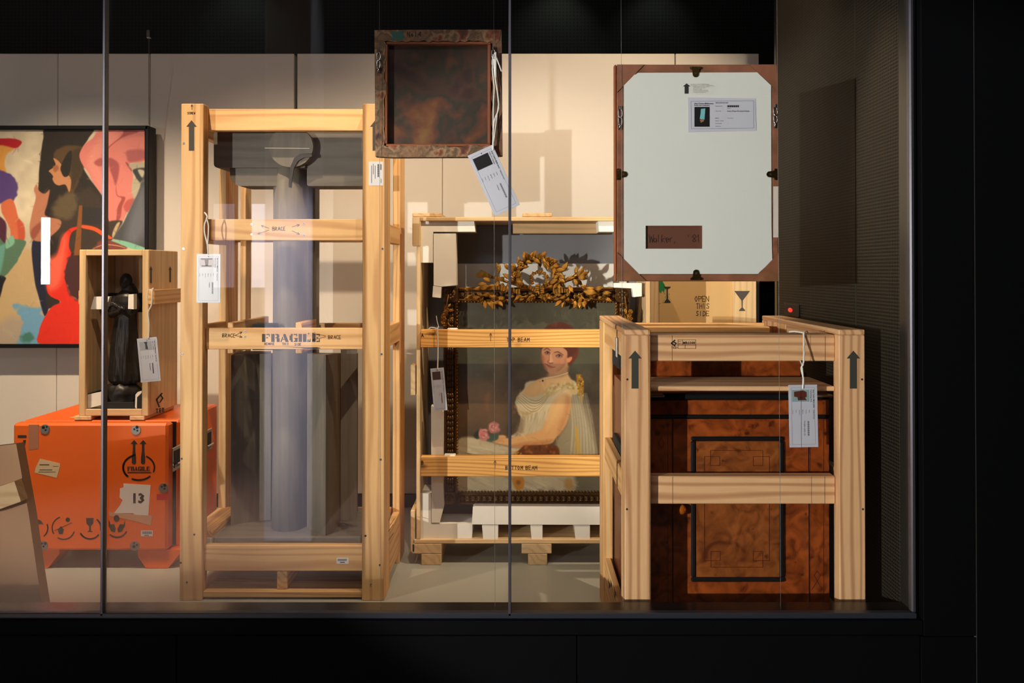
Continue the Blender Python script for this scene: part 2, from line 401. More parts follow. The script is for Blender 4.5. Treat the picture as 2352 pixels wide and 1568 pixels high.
def circ(cx, cy, r, n=20, ry=None): return [(cx+r*math.cos(2*math.pi*i/n), cy+(ry or r)*math.sin(2*math.pi*i/n)) for i in range(n)]
def arc(cx, cy, r, a0, a1, w, n=14, ry=None):
    pts = [(cx+r*math.cos(math.radians(a0+(a1-a0)*i/n)), cy+(ry or r)*math.sin(math.radians(a0+(a1-a0)*i/n))) for i in range(n+1)]
    return line(pts, w)
def up_arrow(cx, y0, y1, hw, sw, hh):
    return [(cx, y0), (cx+hw, y0+hh), (cx+sw, y0+hh), (cx+sw, y1), (cx-sw, y1), (cx-sw, y0+hh), (cx-hw, y0+hh)]
G = {'A': [[(0, 0), (.3, 1), (.6, 0)], [(.1, .4), (.5, .4)]], 'B': [[(0, 0), (0, 1), (.45, .95), (.45, .6), (0, .5), (.5, .4), (.5, .05), (0, 0)]],
 'C': [[(.55, .9), (.2, 1), (0, .5), (.2, 0), (.55, .1)]], 'D': [[(0, 0), (0, 1), (.4, .9), (.55, .5), (.4, .1), (0, 0)]],
 'E': [[(.5, 1), (0, 1), (0, 0), (.5, 0)], [(0, .5), (.4, .5)]], 'H': [[(0, 0), (0, 1)], [(.5, 0), (.5, 1)], [(0, .5), (.5, .5)]],
 'I': [[(.2, 0), (.2, 1)]], 'M': [[(0, 0), (.05, 1), (.3, .4), (.55, 1), (.6, 0)]], 'N': [[(0, 0), (0, 1), (.5, 0), (.5, 1)]],
 'O': [[(.25, 1), (0, .5), (.25, 0), (.5, .5), (.25, 1)]], 'P': [[(0, 0), (0, 1), (.5, .9), (.45, .55), (0, .5)]],
 'R': [[(0, 0), (0, 1), (.5, .9), (.45, .55), (0, .5), (.5, 0)]], 'S': [[(.5, .9), (.2, 1), (.05, .75), (.45, .3), (.3, 0), (0, .1)]],
 'T': [[(0, 1), (.6, 1)], [(.3, 1), (.3, 0)]], 'V': [[(0, 1), (.3, 0), (.55, 1)]], 'W': [[(0, 1), (.15, 0), (.3, .7), (.45, 0), (.6, 1)]],
 'a': [[(.4, .5), (.1, .5), (0, .2), (.2, 0), (.4, .4), (.4, 0)]], 'l': [[(.1, 1), (.1, 0)]], 'k': [[(0, 1), (0, 0)], [(.4, .6), (0, .3), (.4, 0)]],
 'e': [[(0, .3), (.4, .35), (.3, .6), (.05, .5), (.1, 0), (.4, .1)]], 'r': [[(0, .6), (.05, 0)], [(.02, .4), (.35, .6)]],
 'o': [[(.2, .6), (0, .3), (.2, 0), (.4, .3), (.2, .6)]], ',': [[(.1, .1), (0, -.2)]], '.': [[(.1, .05), (.12, 0)]], "'": [[(.1, 1), (.05, .8)]],
 '0': [[(.25, 1), (0, .5), (.25, 0), (.5, .5), (.25, 1)]], '1': [[(.1, .8), (.25, 1), (.25, 0)]], '3': [[(0, 1), (.45, .85), (.15, .55), (.5, .3), (0, 0)]],
 '4': [[(.4, 0), (.4, 1), (0, .4), (.55, .4)]], '8': [[(.25, .5), (0, .8), (.25, 1), (.5, .8), (.25, .5), (0, .2), (.25, 0), (.5, .2), (.25, .5)]], '7': [[(0, 1), (.5, 1), (.2, 0)]], ' ': []}
def script_marks(parent, d, mat, *words_):
    for w_i in words_: flat(parent, 'handwriting', w_i, d, mat)
def hand(s, x, y, h, w=1.6, adv=.78, slope=0, jit=.05):
    """handwriting; x, y is the left end of the base line, in pixels"""
    out = []; c = 0
    for ch in s:
        for pl in G[ch]:
            pts = [(x+(c+a+rnd.uniform(-jit, jit))*h, y-(b+rnd.uniform(-jit, jit))*h+slope*(c+a)*h) for a, b in pl]
            out += line(pts, w)
        c += adv if ch != ' ' else .6
    return out
def arrowline(x0, y0, x1, y1, w=1.4, hd=8):
    a = math.atan2(y1-y0, x1-x0)
    return line([(x0, y0), (x1, y1)], w)+line([(x1-hd*math.cos(a-.45), y1-hd*math.sin(a-.45)), (x1, y1), (x1-hd*math.cos(a+.45), y1-hd*math.sin(a+.45))], w)
_tc = {}
def glyphs(s, bold=0):
    """outline text from the built-in font as (verts, faces, width), height of a capital about .7"""
    k = (s, bold)
    if k in _tc: return _tc[k]
    cu = bpy.data.curves.new('t', 'FONT'); cu.body = s; cu.size = 1; cu.resolution_u = 1; cu.offset = bold
    ob = bpy.data.objects.new('t', cu); COL.objects.link(ob); bpy.context.view_layer.update()
    me = bpy.data.meshes.new_from_object(ob.evaluated_get(bpy.context.evaluated_depsgraph_get()))
    v = [(a.co.x, a.co.y) for a in me.vertices]; f = [tuple(p.vertices) for p in me.polygons]
    bpy.data.objects.remove(ob); bpy.data.curves.remove(cu); bpy.data.meshes.remove(me)
    w = max([a[0] for a in v] or [1]); _tc[k] = (v, f, w); return _tc[k]
def text_mb(mb, s, x, z, h, y=0, bold=0, width=None, ang=0):
    v, f, w = glyphs(s, bold); k = h/.7; kx = k if width is None else width/w
    c, sn = math.cos(ang), math.sin(ang)
    mb.add([(x+a*kx*c+b*k*sn, y, z-a*kx*sn+b*k*c) for a, b in v], [q[::-1] for q in f]); return mb
def text_px(parent, name, items, d, mat):
    """items: (text, x, baseline y, cap height, width px or None, bold, angle)"""
    mb = MB()
    for s, x, y, h, wd, bo, an in items:
        p = at(x, y, d); k = d/F
        text_mb(mb, s, p.x, p.z, h*k, d-.0009, bo, None if wd is None else wd*k, an)
    return put(name, mb, mat, parent)

# screws
def screw_mesh():
    mb = MB(); mb.tube([(0, 0, 0), (0, -.0012, 0)], .0042, 12); mb.tube([(0, -.0012, 0), (0, -.0016, 0)], .0016, 6, mi=1); return mb.mesh('screw', [CHROME, INK])
SCREW = screw_mesh()
def screw(parent, px, py, d):
    o = bpy.data.objects.new('screw', SCREW); COL.objects.link(o); o.parent = parent
    o.location = pw(parent).inverted() @ at(px, py, d)
HOLE = MB().tube([(0, 0, 0), (0, -.0006, 0)], .0032, 12).mesh('nail_hole', [INK])
def hole(parent, px, py, d):
    o = bpy.data.objects.new('nail_hole', HOLE); COL.objects.link(o); o.parent = parent
    o.location = pw(parent).inverted() @ at(px, py, d)

# ------------------------------------------------------------------ the setting
GY = 2.28                       # inner face of the glass
ZS = ZZ(1409, GY)               # top of the ledge
ZC = 3.4
WR = 1.085                      # perforated side wall
fl = struct(put('floor', MB().box(-4, 2.4, 2.36, 5.8, -.1, 0), CONC))
struct(put('ceiling', MB().box(-4, 2.4, 2.28, 5.8, ZC, ZC+.1), BLACK))
wb = struct(thing('wall_back', 'white panelled partition behind the crates', 'wall', (0, 4.4, 0)))
del wb['category']; del wb['label']
zt = ZZ(123, 4.4)
for x0, x1 in ((-700, 129), (130, 341), (342.5, 674), (681, 1015), (1016, 1551), (1553, 1745)):
    a, b = XX(x0, 4.4), XX(x1, 4.4)
    put('panel', MB().box(a, b, 4.4, 4.46, .07, zt, .003), WALLM, wb)
put('backing', MB().box(XX(-700, 4.4), XX(1738, 4.4), 4.47, 4.49, .07, zt-.03), BLACK, wb)
struct(put('baseboard_back', MB().box(XX(-700, 4.4), XX(1745, 4.4), 4.395, 4.46, 0, .065), BLACK))
wr = struct(put('wall_rear', MB().box(-4, 2.4, 5.6, 5.7, 0, ZC), PERFB))
struct(put('wall_left', MB().box(-4.1, -4, 2.28, 5.8, 0, ZC), BLACK))
struct(put('wall_far_right', MB().box(2.3, 2.4, 2.28, 5.8, 0, ZC), BLACK))
ws = thing('wall_right', 'x', 'x', (WR, 2.36, 0)); del ws['category']; del ws['label']; struct(ws)
ysm = onx(1966, 700, WR).y
for a, b in ((2.37, ysm-.003), (ysm+.003, 3.5)):
    put('perforated_panel', MB().box(WR, WR+.03, a, b, 0, ZC, .001), PERF, ws)
put('backing', MB().box(WR+.031, WR+.05, 2.36, 3.5, 0, ZC), BLACK, ws)
put('jamb', MB().box(WR, WR+.05, 2.285, 2.368, ZS, ZC), plain('jamb_paint', (38, 37, 34), .3), ws)
struct(put('trim_1', MB().box(WR+.01, 1.6, 3.5, 3.56, 0, ZC), plain('blue_black', (16, 20, 28), .35)))
# ledge under the glass, channel round the pane, cladding in front
struct(put('trim_2', MB().box(-3, WR+.05, 2.285, 2.36, -.2, ZS, .001), LEDGE))
XE = XX(2104, 2.262)
struct(put('trim_3', MB().box(-3, XE, 2.262, 2.285, ZZ(1421, 2.262), ZZ(1408, 2.262), .002), plain('dark_steel_channel', (58, 62, 70), .35, .6)))
struct(put('trim_4', MB().box(XX(2092, 2.262), XE, 2.262, 2.285, ZZ(1408, 2.262)+.0005, ZC, .004), plain('bright_steel_channel', (96, 96, 104), .3, .8)))
wf = thing('wall_front', 'x', 'x', (0, 2.26, 0)); del wf['category']; del wf['label']; struct(wf)
zb, zb2 = ZZ(1422, 2.26), ZZ(1455, 2.26)
put('panel', MB().box(-3, XE+.01, 2.25, 2.283, zb2+.001, zb, .001), FRONT, wf)
for x0, x1 in ((-900, 406.5), (409.5, 1323.5), (1326, 2110)):
    put('panel', MB().box(XX(x0, 2.25), XX(x1, 2.25), 2.25, 2.283, -.4, zb2-.002, .001), FRONT, wf)
put('panel', MB().box(XE+.012, XX(2239.5, 2.25), 2.25, 2.283, zb2-.002, ZC, .001), FRONT, wf)
put('panel', MB().box(XX(2241, 2.25), 3.0, 2.25, 2.283, -.4, ZC, .001), FRONT, wf)
put('panel', MB().box(XX(2113, 2.25), XX(2239.5, 2.25), 2.25, 2.283, -.4, zb2-.005, .001), FRONT, wf)
put('seam_strip', MB().box(-3, 3, 2.284, 2.2845, -.4, zb), SEAM, wf)
put('seam_strip', MB().box(XX(2235, 2.25), XX(2246, 2.25), 2.2515, 2.2525, -.4, ZC), SEAM, wf)
# glass panes and their joints
g = [-3, XX(243, GY), XX(1171, GY), XX(2094, 2.262)]
for i in range(3):
    o = put('window_%d' % (i+1), MB().box(g[i]+.002, g[i+1]-.002, 2.27, 2.28, ZS+.0005, ZC), GLASS); struct(o)
for i, x in enumerate((g[1], g[2])):
    struct(put('trim_%d' % (i+5), MB().box(x-.0038, x+.0038, 2.262, 2.284, ZS+.0006, ZC, .0012), STEEL))
# red indicator on a dark switch plate
ip = onx(1820, 712, WR)
t = thing('indicator_switch', 'small black wall plate with a glowing red light on the perforated wall', 'switch', (WR, ip.y, ip.z))
put('plate', MB().box(WR-.006, WR-.0004, ip.y-.09, ip.y+.09, ip.z-.025, ip.z+.025, .002), BLACK, t)
put('indicator_lamp', MB().sphere((WR-.007, ip.y+.005, ip.z), (.003, .026, .009)), emitter('red_lamp', (1, .03, .02), 1.6), t, smooth=True)
# outside gallery, mirrored in the glass
GAL = plain('gallery_wall', (70, 66, 68), .8)
struct(put('floor', MB().box(-8, 4, -6, 2.25, -.5, -.4), plain('gallery_floor', (136, 108, 92), .5, noise=.45, nscale=26, bump=.5)))
struct(put('ceiling', MB().box(-8, 4, -6, 2.25, 3.5, 3.6), GAL))
struct(put('wall_gallery', MB().box(-8, 4, -6.1, -6, -.4, 3.5), GAL))
struct(put('wall_gallery_side', MB().box(4, 4.1, -6, 2.25, -.4, 3.5), GAL))
struct(put('wall_gallery_left', MB().box(-8.1, -8, -6, 2.25, -.4, 3.5), GAL))
DAY = emitter('daylight_pane', (.80, .80, 1.0), 4.5); DAY2 = emitter('daylight_pane_dim', (.80, .74, .92), 1.6)
def mir(px, py, y):              # world point behind the viewer whose reflection shows at the pixel
    p = at(px, py, 2*2.27-y); return Vector((p.x, y, p.z))
def winpane(n, x0, y0, x1, y1, y, m):
    a, b = mir(x0, y0, y), mir(x1, y1, y)
    return struct(put('window_%d' % n, MB().box(a.x, b.x, y-.02, y, b.z, a.z), m))
a, b = mir(606, 600, -.5), mir(716, 600, -.5)
struct(put('column_1', MB().box(a.x, b.x, -.8, -.5, -.4, 3.5, .01), plain('pale_plaster', (226, 224, 232), .8)))
winpane(4, 578, 468, 616, 660, -5.9, DAY)
winpane(5, 490, 468, 536, 660, -5.9, DAY2)
# tube lamp
tp = mir(103, 576, -1.72); k = (4.54+1.72)/F
t = thing('tube_lamp', 'bright vertical light tube mirrored in the glass beside the abstract painting', 'lamp', (tp.x, -1.72, tp.z))
put('tube', MB().tube([(tp.x, -1.72, tp.z-76*k), (tp.x, -1.72, tp.z+76*k)], 7.2*k, 20), emitter('tube_light', (1, .93, .88), 500), t, smooth=True)
put('cap', MB().tube([(tp.x, -1.72, tp.z+76*k), (tp.x, -1.72, tp.z+80*k)], 7.3*k, 20), BLACK, t)
put('cord', MB().tube([(tp.x, -1.72, tp.z+80*k), (tp.x, -1.72, 3.5)], .003, 6), BLACK, t)

# ------------------------------------------------------------------ raster painter for the two pictures
class Canvas:
    def __init__(s, x0, y0, x1, y1, nx, ny, bg, seed=1):
        s.x0, s.y0, s.x1, s.y1, s.nx, s.ny = x0, y0, x1, y1, nx, ny
        s.X, s.Y = np.meshgrid(np.linspace(x0, x1, nx), np.linspace(y0, y1, ny))
        s.rg = np.random.RandomState(seed); s.C = np.ones((ny, nx, 3))*np.array(bg, float)
    def noise(s, sc, ax=1., ay=1.):
        gx, gy = int((s.x1-s.x0)/sc*ax)+3, int((s.y1-s.y0)/sc*ay)+3
        g = s.rg.rand(gy, gx); u = (s.X-s.x0)/(s.x1-s.x0)*(gx-2); v = (s.Y-s.y0)/(s.y1-s.y0)*(gy-2)
        i, j = u.astype(int), v.astype(int); a, b = u-i, v-j; a = a*a*(3-2*a); b = b*b*(3-2*b)
        return (g[j, i]*(1-a)+g[j, i+1]*a)*(1-b)+(g[j+1, i]*(1-a)+g[j+1, i+1]*a)*b
    def poly(s, pts, col, soft=6, sm=True, alpha=1, rough=0, rs=30):
        P = np.array(pts, float)
        if sm:
            Q = []
            n = len(P)
            for i in range(n):
                p0, p1, p2, p3 = P[i-1], P[i], P[(i+1) % n], P[(i+2) % n]
                for t in (0, .25, .5, .75):
                    Q.append(.5*((2*p1)+(-p0+p2)*t+(2*p0-5*p1+4*p2-p3)*t*t+(-p0+3*p1-3*p2+p3)*t**3))
            P = np.array(Q)
        m = soft*2+rough+2
        sx = (s.x1-s.x0)/(s.nx-1); sy = (s.y1-s.y0)/(s.ny-1)
        i0 = max(0, int((P[:, 0].min()-m-s.x0)/sx)); i1 = min(s.nx, int((P[:, 0].max()+m-s.x0)/sx)+2)
        j0 = max(0, int((P[:, 1].min()-m-s.y0)/sy)); j1 = min(s.ny, int((P[:, 1].max()+m-s.y0)/sy)+2)
        if i0 >= i1 or j0 >= j1: return
        X, Y = s.X[j0:j1, i0:i1], s.Y[j0:j1, i0:i1]
        D = np.full(X.shape, 1e18); ins = np.zeros(X.shape, bool)
        for a, b in zip(P, np.roll(P, -1, 0)):
            e = b-a; L = e@e+1e-9
            t = np.clip(((X-a[0])*e[0]+(Y-a[1])*e[1])/L, 0, 1)
            D = np.minimum(D, (X-a[0]-t*e[0])**2+(Y-a[1]-t*e[1])**2)
            c = ((a[1] > Y) != (b[1] > Y)) & (X < (b[0]-a[0])*(Y-a[1])/(b[1]-a[1]+1e-12)+a[0]); ins ^= c
        d = np.sqrt(D)*np.where(ins, 1, -1)
        if rough: d += (s.noise(rs)[j0:j1, i0:i1]-.5)*2*rough
        al = np.clip(.5+d/(2*soft), 0, 1)[..., None]*alpha
        R = s.C[j0:j1, i0:i1]; s.C[j0:j1, i0:i1] = R*(1-al)+np.array(col, float)*al
    def stroke(s, pts, w, col, soft=3, alpha=1):
        P = [np.array(p, float) for p in pts]; up, dn = [], []
        for i, p in enumerate(P):
            t = P[min(i+1, len(P)-1)]-P[max(i-1, 0)]; t = t/(np.linalg.norm(t)+1e-9); n = np.array((-t[1], t[0]))*w/2*(1 if 0 < i < len(P)-1 else .5)
            up.append(p+n); dn.append(p-n)
        s.poly(up+dn[::-1], col, soft, True, alpha)
    def dab(s, x, y, r, col, soft=3, alpha=1, ry=None): s.poly(circ(x, y, r, 10, ry), col, soft, False, alpha)
    def build(s, name, parent, f, d, mat, relief=0):
        """f maps canvas coordinates to photograph pixels"""
        c = np.clip(s.C, 0, 255)/255; c = np.where(c <= .04045, c/12.92, ((c+.055)/1.055)**2.4)
        px, py = f(s.X, s.Y); u = (px-CX)/F; v = -(py-CY)/F; t = d/(cp-sp*v)
        V = np.stack([u*t, np.full_like(u, d), EYE+(sp+cp*v)*t], -1).reshape(-1, 3); o = V.mean(0)
        me = bpy.data.meshes.new(name); i = np.arange(s.nx*s.ny).reshape(s.ny, s.nx)
        q = np.stack([i[1:, :-1], i[1:, 1:], i[:-1, 1:], i[:-1, :-1]], -1).reshape(-1, 4)
        me.vertices.add(len(V)); me.vertices.foreach_set('co', (V-o).ravel())
        me.loops.add(q.size); me.loops.foreach_set('vertex_index', q.ravel())
        me.polygons.add(len(q)); me.polygons.foreach_set('loop_start', np.arange(0, q.size, 4)); me.update(calc_edges=True)
        at_ = me.attributes.new('paint', 'FLOAT_COLOR', 'POINT')
        at_.data.foreach_set('color', np.concatenate([c.reshape(-1, 3), np.ones((len(V), 1))], 1).ravel())
        me.materials.append(mat); ob = bpy.data.objects.new(name, me); COL.objects.link(ob); ob.parent = parent
        ob.location = Vector(o)-parent.location; return ob

# ------------------------------------------------------------------ the abstract painting on the white wall
ap = thing('framed_painting', 'large abstract painting of pink and scarlet figures in a deep black frame', 'painting', (XX(0, 4.3), 4.3, ZZ(540, 4.3)))
cv = Canvas(-500, 100, 1302, 2042, 680, 760, (206, 194, 168), 3)
n1, n2 = cv.noise(260), cv.noise(60)
cv.C += ((n1-.5)*34+(n2-.5)*22)[..., None]*np.array((1, 1, .9))
B = cv.poly
B([(-500, 1200), (300, 1180), (330, 1500), (400, 1800), (380, 2045), (-500, 2045)], (196, 170, 126), 40, rough=30)
B([(0, 1850), (200, 1800), (330, 1840), (300, 2045), (-100, 2045)], (176, 160, 140), 30, rough=30, rs=90)
B([(-500, 100), (-200, 300), (-100, 700), (-300, 1200), (-500, 1500)], (120, 60, 70), 20)
B([(-80, 200), (100, 188), (190, 212), (180, 250), (120, 276), (-80, 262)], (178, 28, 40), 5)
B([(-80, 262), (120, 275), (60, 330), (40, 420), (50, 500), (-80, 520)], (214, 154, 72), 8)
B([(-80, 490), (60, 490), (140, 560), (165, 620), (130, 740), (60, 770), (-80, 740)], (88, 66, 128), 8, rough=8)
B([(-80, 880), (45, 930), (55, 1060), (30, 1170), (-80, 1180)], (80, 42, 62), 8)
B([(15, 770), (100, 730), (140, 800), (165, 900), (215, 970), (218, 1100), (110, 1112), (90, 1000), (40, 900), (15, 850)], (212, 112, 74), 6)
B([(150, 900), (215, 970), (216, 1100), (170, 1110), (160, 1000)], (196, 88, 60), 8)
B([(-80, 1050), (50, 1130), (110, 1095), (222, 1110), (215, 1175), (140, 1310), (40, 1425), (-80, 1440)], (88, 122, 98), 6, rough=6)
B([(50, 1130), (110, 1060), (130, 1130), (60, 1180)], (130, 190, 160), 8)
B([(-30, 1200), (30, 1140), (45, 1180), (10, 1380), (-30, 1400)], (104, 164, 150), 10)
B([(-80, 1432), (48, 1436), (30, 1500), (-10, 1640), (-80, 1700)], (32, 32, 36), 6)
B([(130, 1700), (330, 1715), (400, 1800), (372, 2045), (130, 2045), (195, 1900), (180, 1800)], (112, 164, 198), 14, rough=34, rs=40)
B([(180, 1970), (260, 1930), (300, 1990), (240, 2030)], (70, 124, 110), 14, rough=12)
B([(430, 85), (825, 90), (800, 180), (750, 260), (715, 330), (740, 430), (800, 540), (940, 740), (1000, 1000), (1010, 1400), (900, 1500), (600, 1500), (420, 1200), (330, 1110), (300, 1000), (345, 620), (352, 480), (372, 300), (392, 180)], (44, 38, 32), 6)
B([(520, 730), (640, 680), (820, 640), (940, 800), (960, 1150), (620, 1200), (480, 1000), (470, 840)], (62, 52, 42), 24, rough=20)
B([(545, 710), (640, 668), (700, 760), (640, 900), (520, 900), (470, 840)], (98, 84, 60), 22, rough=14)
B([(290, 1120), (420, 1090), (440, 1500), (440, 1700), (400, 1785), (345, 1600), (310, 1450)], (34, 37, 58), 6)
B([(420, 1540), (540, 1655), (470, 1710), (420, 1700)], (50, 44, 38), 6)
B([(330, 600), (350, 655), (400, 685), (448, 650), (425, 780), (408, 880), (540, 920), (542, 985), (470, 1060), (400, 1112), (300, 1100), (266, 1000), (290, 850), (322, 720), (305, 650)], (186, 124, 94), 6)
B([(290, 1000), (380, 930), (390, 960), (310, 1090), (276, 1060)], (150, 84, 66), 10)
B([(480, 330), (540, 270), (640, 250), (745, 270), (760, 420), (720, 540), (660, 670), (615, 660), (590, 560), (560, 420), (500, 400)], (92, 70, 42), 10, rough=6)
B([(660, 300), (745, 285), (760, 420), (700, 560), (650, 640), (640, 420)], (66, 52, 34), 14)
B([(480, 366), (500, 430), (440, 478), (458, 500), (478, 530), (472, 552), (492, 592), (530, 611), (590, 604), (625, 670), (640, 560), (600, 500), (560, 430), (520, 385)], (194, 136, 94), 4)
B([(478, 440), (520, 430), (526, 470), (490, 490)], (156, 100, 66), 8)
B([(548, 440), (600, 330), (645, 300), (640, 430), (620, 515), (580, 533), (552, 490)], (38, 34, 28), 5)
B([(952, 92), (1092, 92), (1310, 92), (1310, 380), (1170, 412), (1200, 520), (1192, 640), (1212, 742), (1140, 862), (1092, 945), (985, 945), (948, 740), (850, 600), (800, 500), (742, 422), (714, 336), (762, 240), (832, 188), (880, 122)], (224, 132, 122), 5)
B([(800, 330), (880, 200), (1000, 130), (1060, 180), (960, 300), (900, 420), (960, 600), (940, 700), (860, 580), (790, 440)], (232, 146, 134), 24)
B([(1090, 105), (1310, 100), (1310, 160), (1200, 170), (1110, 190)], (204, 122, 116), 14)
B([(1250, 125), (1110, 175), (990, 262), (960, 330), (940, 400), (925, 350), (960, 280), (1090, 170), (1110, 120), (1085, 108)], (156, 72, 72), 8)
B([(1150, 296), (1300, 292), (1305, 372), (1170, 402), (1140, 350)], (172, 92, 94), 12)
B([(978, 362), (1060, 402), (1072, 482), (1042, 608), (1018, 545), (985, 450)], (168, 84, 86), 9)
B([(848, 402), (905, 362), (935, 390), (930, 432), (880, 436)], (178, 92, 88), 9)
B([(1130, 405), (1180, 480), (1185, 460), (1150, 410)], (150, 66, 66), 6)
B([(1045, 620), (1060, 700), (1128, 718), (1100, 800), (1085, 900), (1048, 925), (1062, 800), (1095, 730), (1050, 700)], (166, 78, 70), 6)
B([(1150, 740), (1205, 740), (1150, 850), (1110, 800)], (190, 90, 84), 10)
B([(985, 935), (1100, 930), (1070, 1000), (1010, 1090), (985, 1000)], (66, 52, 44), 8)
B([(1310, 480), (1262, 600), (1210, 742), (1110, 950), (1010, 1090), (1100, 1110), (1310, 1180)], (74, 76, 80), 7, sm=False)
B([(1270, 640), (1190, 830), (1130, 1090), (1230, 1130), (1310, 1000), (1310, 700)], (104, 108, 116), 40)
B([(1165, 420), (1310, 402), (1310, 452), (1200, 468)], (176, 168, 146), 7)
B([(1200, 468), (1310, 452), (1305, 500), (1260, 590), (1215, 520)], (52, 54, 58), 7)
B([(1205, 545), (1262, 602), (1212, 728), (1186, 650)], (184, 176, 150), 7)
B([(1240, 470), (1300, 480), (1280, 540)], (190, 182, 160), 7)
B([(1080, 950), (1020, 1080), (1012, 1040), (1050, 955)], (190, 172, 132), 6)
B([(530, 1185), (560, 1080), (620, 1005), (690, 980), (740, 968), (850, 985), (940, 1035), (1010, 1085), (955, 1085), (850, 1015), (740, 990), (690, 1005), (640, 1045), (620, 1150), (642, 1230), (605, 1310), (585, 1400), (600, 1500), (690, 1640), (1000, 1700), (1000, 2050), (392, 2045), (352, 1930), (400, 1800), (470, 1700), (545, 1655), (430, 1580), (425, 1350), (500, 1260)], (226, 48, 26), 5)
B([(425, 1300), (520, 1220), (560, 1080), (600, 1060), (590, 1250), (540, 1500), (430, 1540)], (240, 104, 78), 30)
B([(740, 968), (850, 985), (940, 1035), (1010, 1085), (955, 1085), (850, 1020), (742, 994)], (244, 92, 40), 5)
B([(640, 1240), (700, 1260), (760, 1500), (720, 1640), (640, 1600), (590, 1450), (600, 1320)], (74, 40, 38), 14, rough=10)
B([(830, 1188), (900, 1110), (960, 1090), (1060, 1130), (1150, 1165), (1100, 1195), (900, 1195)], (130, 66, 52), 10, rough=10)
B([(1000, 1105), (1120, 1110), (1310, 1175), (1310, 1200), (1180, 1178), (1060, 1130)], (130, 192, 164), 5)
B([(712, 790), (742, 790), (725, 1240), (664, 1240), (690, 1000)], (136, 84, 38), 4, sm=False)
B([(745, 800), (930, 815), (940, 960), (850, 960), (740, 950)], (48, 46, 44), 5, sm=False)
cv.stroke([(840, 1180), (930, 1145), (1040, 1150), (1120, 1170)], 8, (200, 160, 130))
for i in range(260):
    x, y = cv.rg.uniform(-100, 1300), cv.rg.uniform(110, 2030)
    ix, iy = int((x+500)/1802*679), int((y-100)/1942*759); c = cv.C[iy, ix]*cv.rg.uniform(.86, 1.14)
    a = cv.rg.uniform(0, 3.1); L = cv.rg.uniform(20, 70)
    cv.stroke([(x-L*math.cos(a), y-L*math.sin(a)), (x, y), (x+L*math.cos(a+.3), y+L*math.sin(a+.3))], cv.rg.uniform(6, 16), c, 6, .35)
cv.build('canvas', ap, lambda X, Y: (X/3.92, 270+Y/3.92), 4.292, vcol('abstract_paint', .42, .5, 90))
def fr(x0, y0, x1, y1, d0=4.275, d1=4.36): return pbox(ap, 'frame_rail', x0, y0, x1, y1, d0, d1, BLACK)
fr(-260, 288, 340, 297); fr(-260, 790, 340, 799); fr(332, 288.5, 341, 798.5)
pbox(ap, 'stretcher', -130, 297, 332, 790, 4.296, 4.35, BLACK)

# ------------------------------------------------------------------ orange travelling case
DC = 3.47; zc0 = ZZ(1264, DC); zc1 = ZZ(972, DC); xa, xb = XX(30, DC), XX(391, DC)
oc = thing('transport_case', 'orange painted travelling case with black stencils, standing under the boxed bronze statue', 'case', ((xa+xb)/2, DC, 0))
put('lid', MB().box(xa, XX(386, DC), DC, DC+.06, zc0, zc1, .01), ORANGE, oc)
put('case_body', MB().box(xa+.002, xb+.012, DC+.066, 3.98, zc0-.005, zc1, .008), ORANGE, oc)
put('lid_gap', MB().box(xa+.004, xb, DC+.058, DC+.068, zc0+.005, zc1-.004), BLACK, oc)
for x0, x1 in ((60, 130), (312, 408)):
    for y0, y1 in ((DC+.02, DC+.14), (3.8, 3.94)):
        A = [at(x, y, DC) for x, y in ((x0, 1266), (x1, 1266), (x1, 1275), (x1-26, 1308), (x0+18, 1308), (x0, 1282))]
        put('foot', MB().prism([(v.x, max(v.z, 0)) for v in A], y0, y1), ORANGE, oc)
for cx, cy in ((104, 985), (313, 987), (376, 1120), (310, 1253), (100, 1252)):
    f_ = put('catch', MB().tube([at(cx, cy, DC)+Vector((0, .001, 0)), at(cx, cy, DC)-Vector((0, .004, 0))], .0195, 24), plain('zinc', (150, 148, 146), .4, .7), oc)
    for a, r in ((0, 3.6), (2.1, 2.3), (4.2, 2.3)):
        q = at(cx+4.5*math.cos(a+cx), cy-2+4.5*math.sin(a+cx), DC-.0042); put('catch_hole', MB().tube([q, q-Vector((0, .0006, 0))], r*DC/F, 10), BLACK, f_)
def ostencil(n, polys): return flat(oc, n, polys, DC, plain('black_stencil_on_orange', (46, 32, 26), .7), .0012)
ostencil('arrow_mark', [[(308, 1010), (316, 1019), (310.6, 1019), (310.8, 1036), (312.5, 1050), (312.5, 1063), (308, 1066), (303, 1063), (303, 1050), (305.2, 1036), (305.4, 1019), (300, 1019)]])
ostencil('arrow_mark', [[(329, 1010), (337, 1019), (331.6, 1019), (331.8, 1036), (333.5, 1050), (333.5, 1063), (329, 1066), (324, 1063), (324, 1050), (326.2, 1036), (326.4, 1019), (321, 1019)]])
ostencil('circle_mark', arc(319, 1073, 36, 205, 265, 4, ry=29)[:12]+arc(319, 1073, 36, -60, 20, 3.5, ry=29)+arc(319, 1073, 36, 45, 115, 4, ry=29)+arc(319, 1073, 36, 135, 200, 4.5, ry=29))
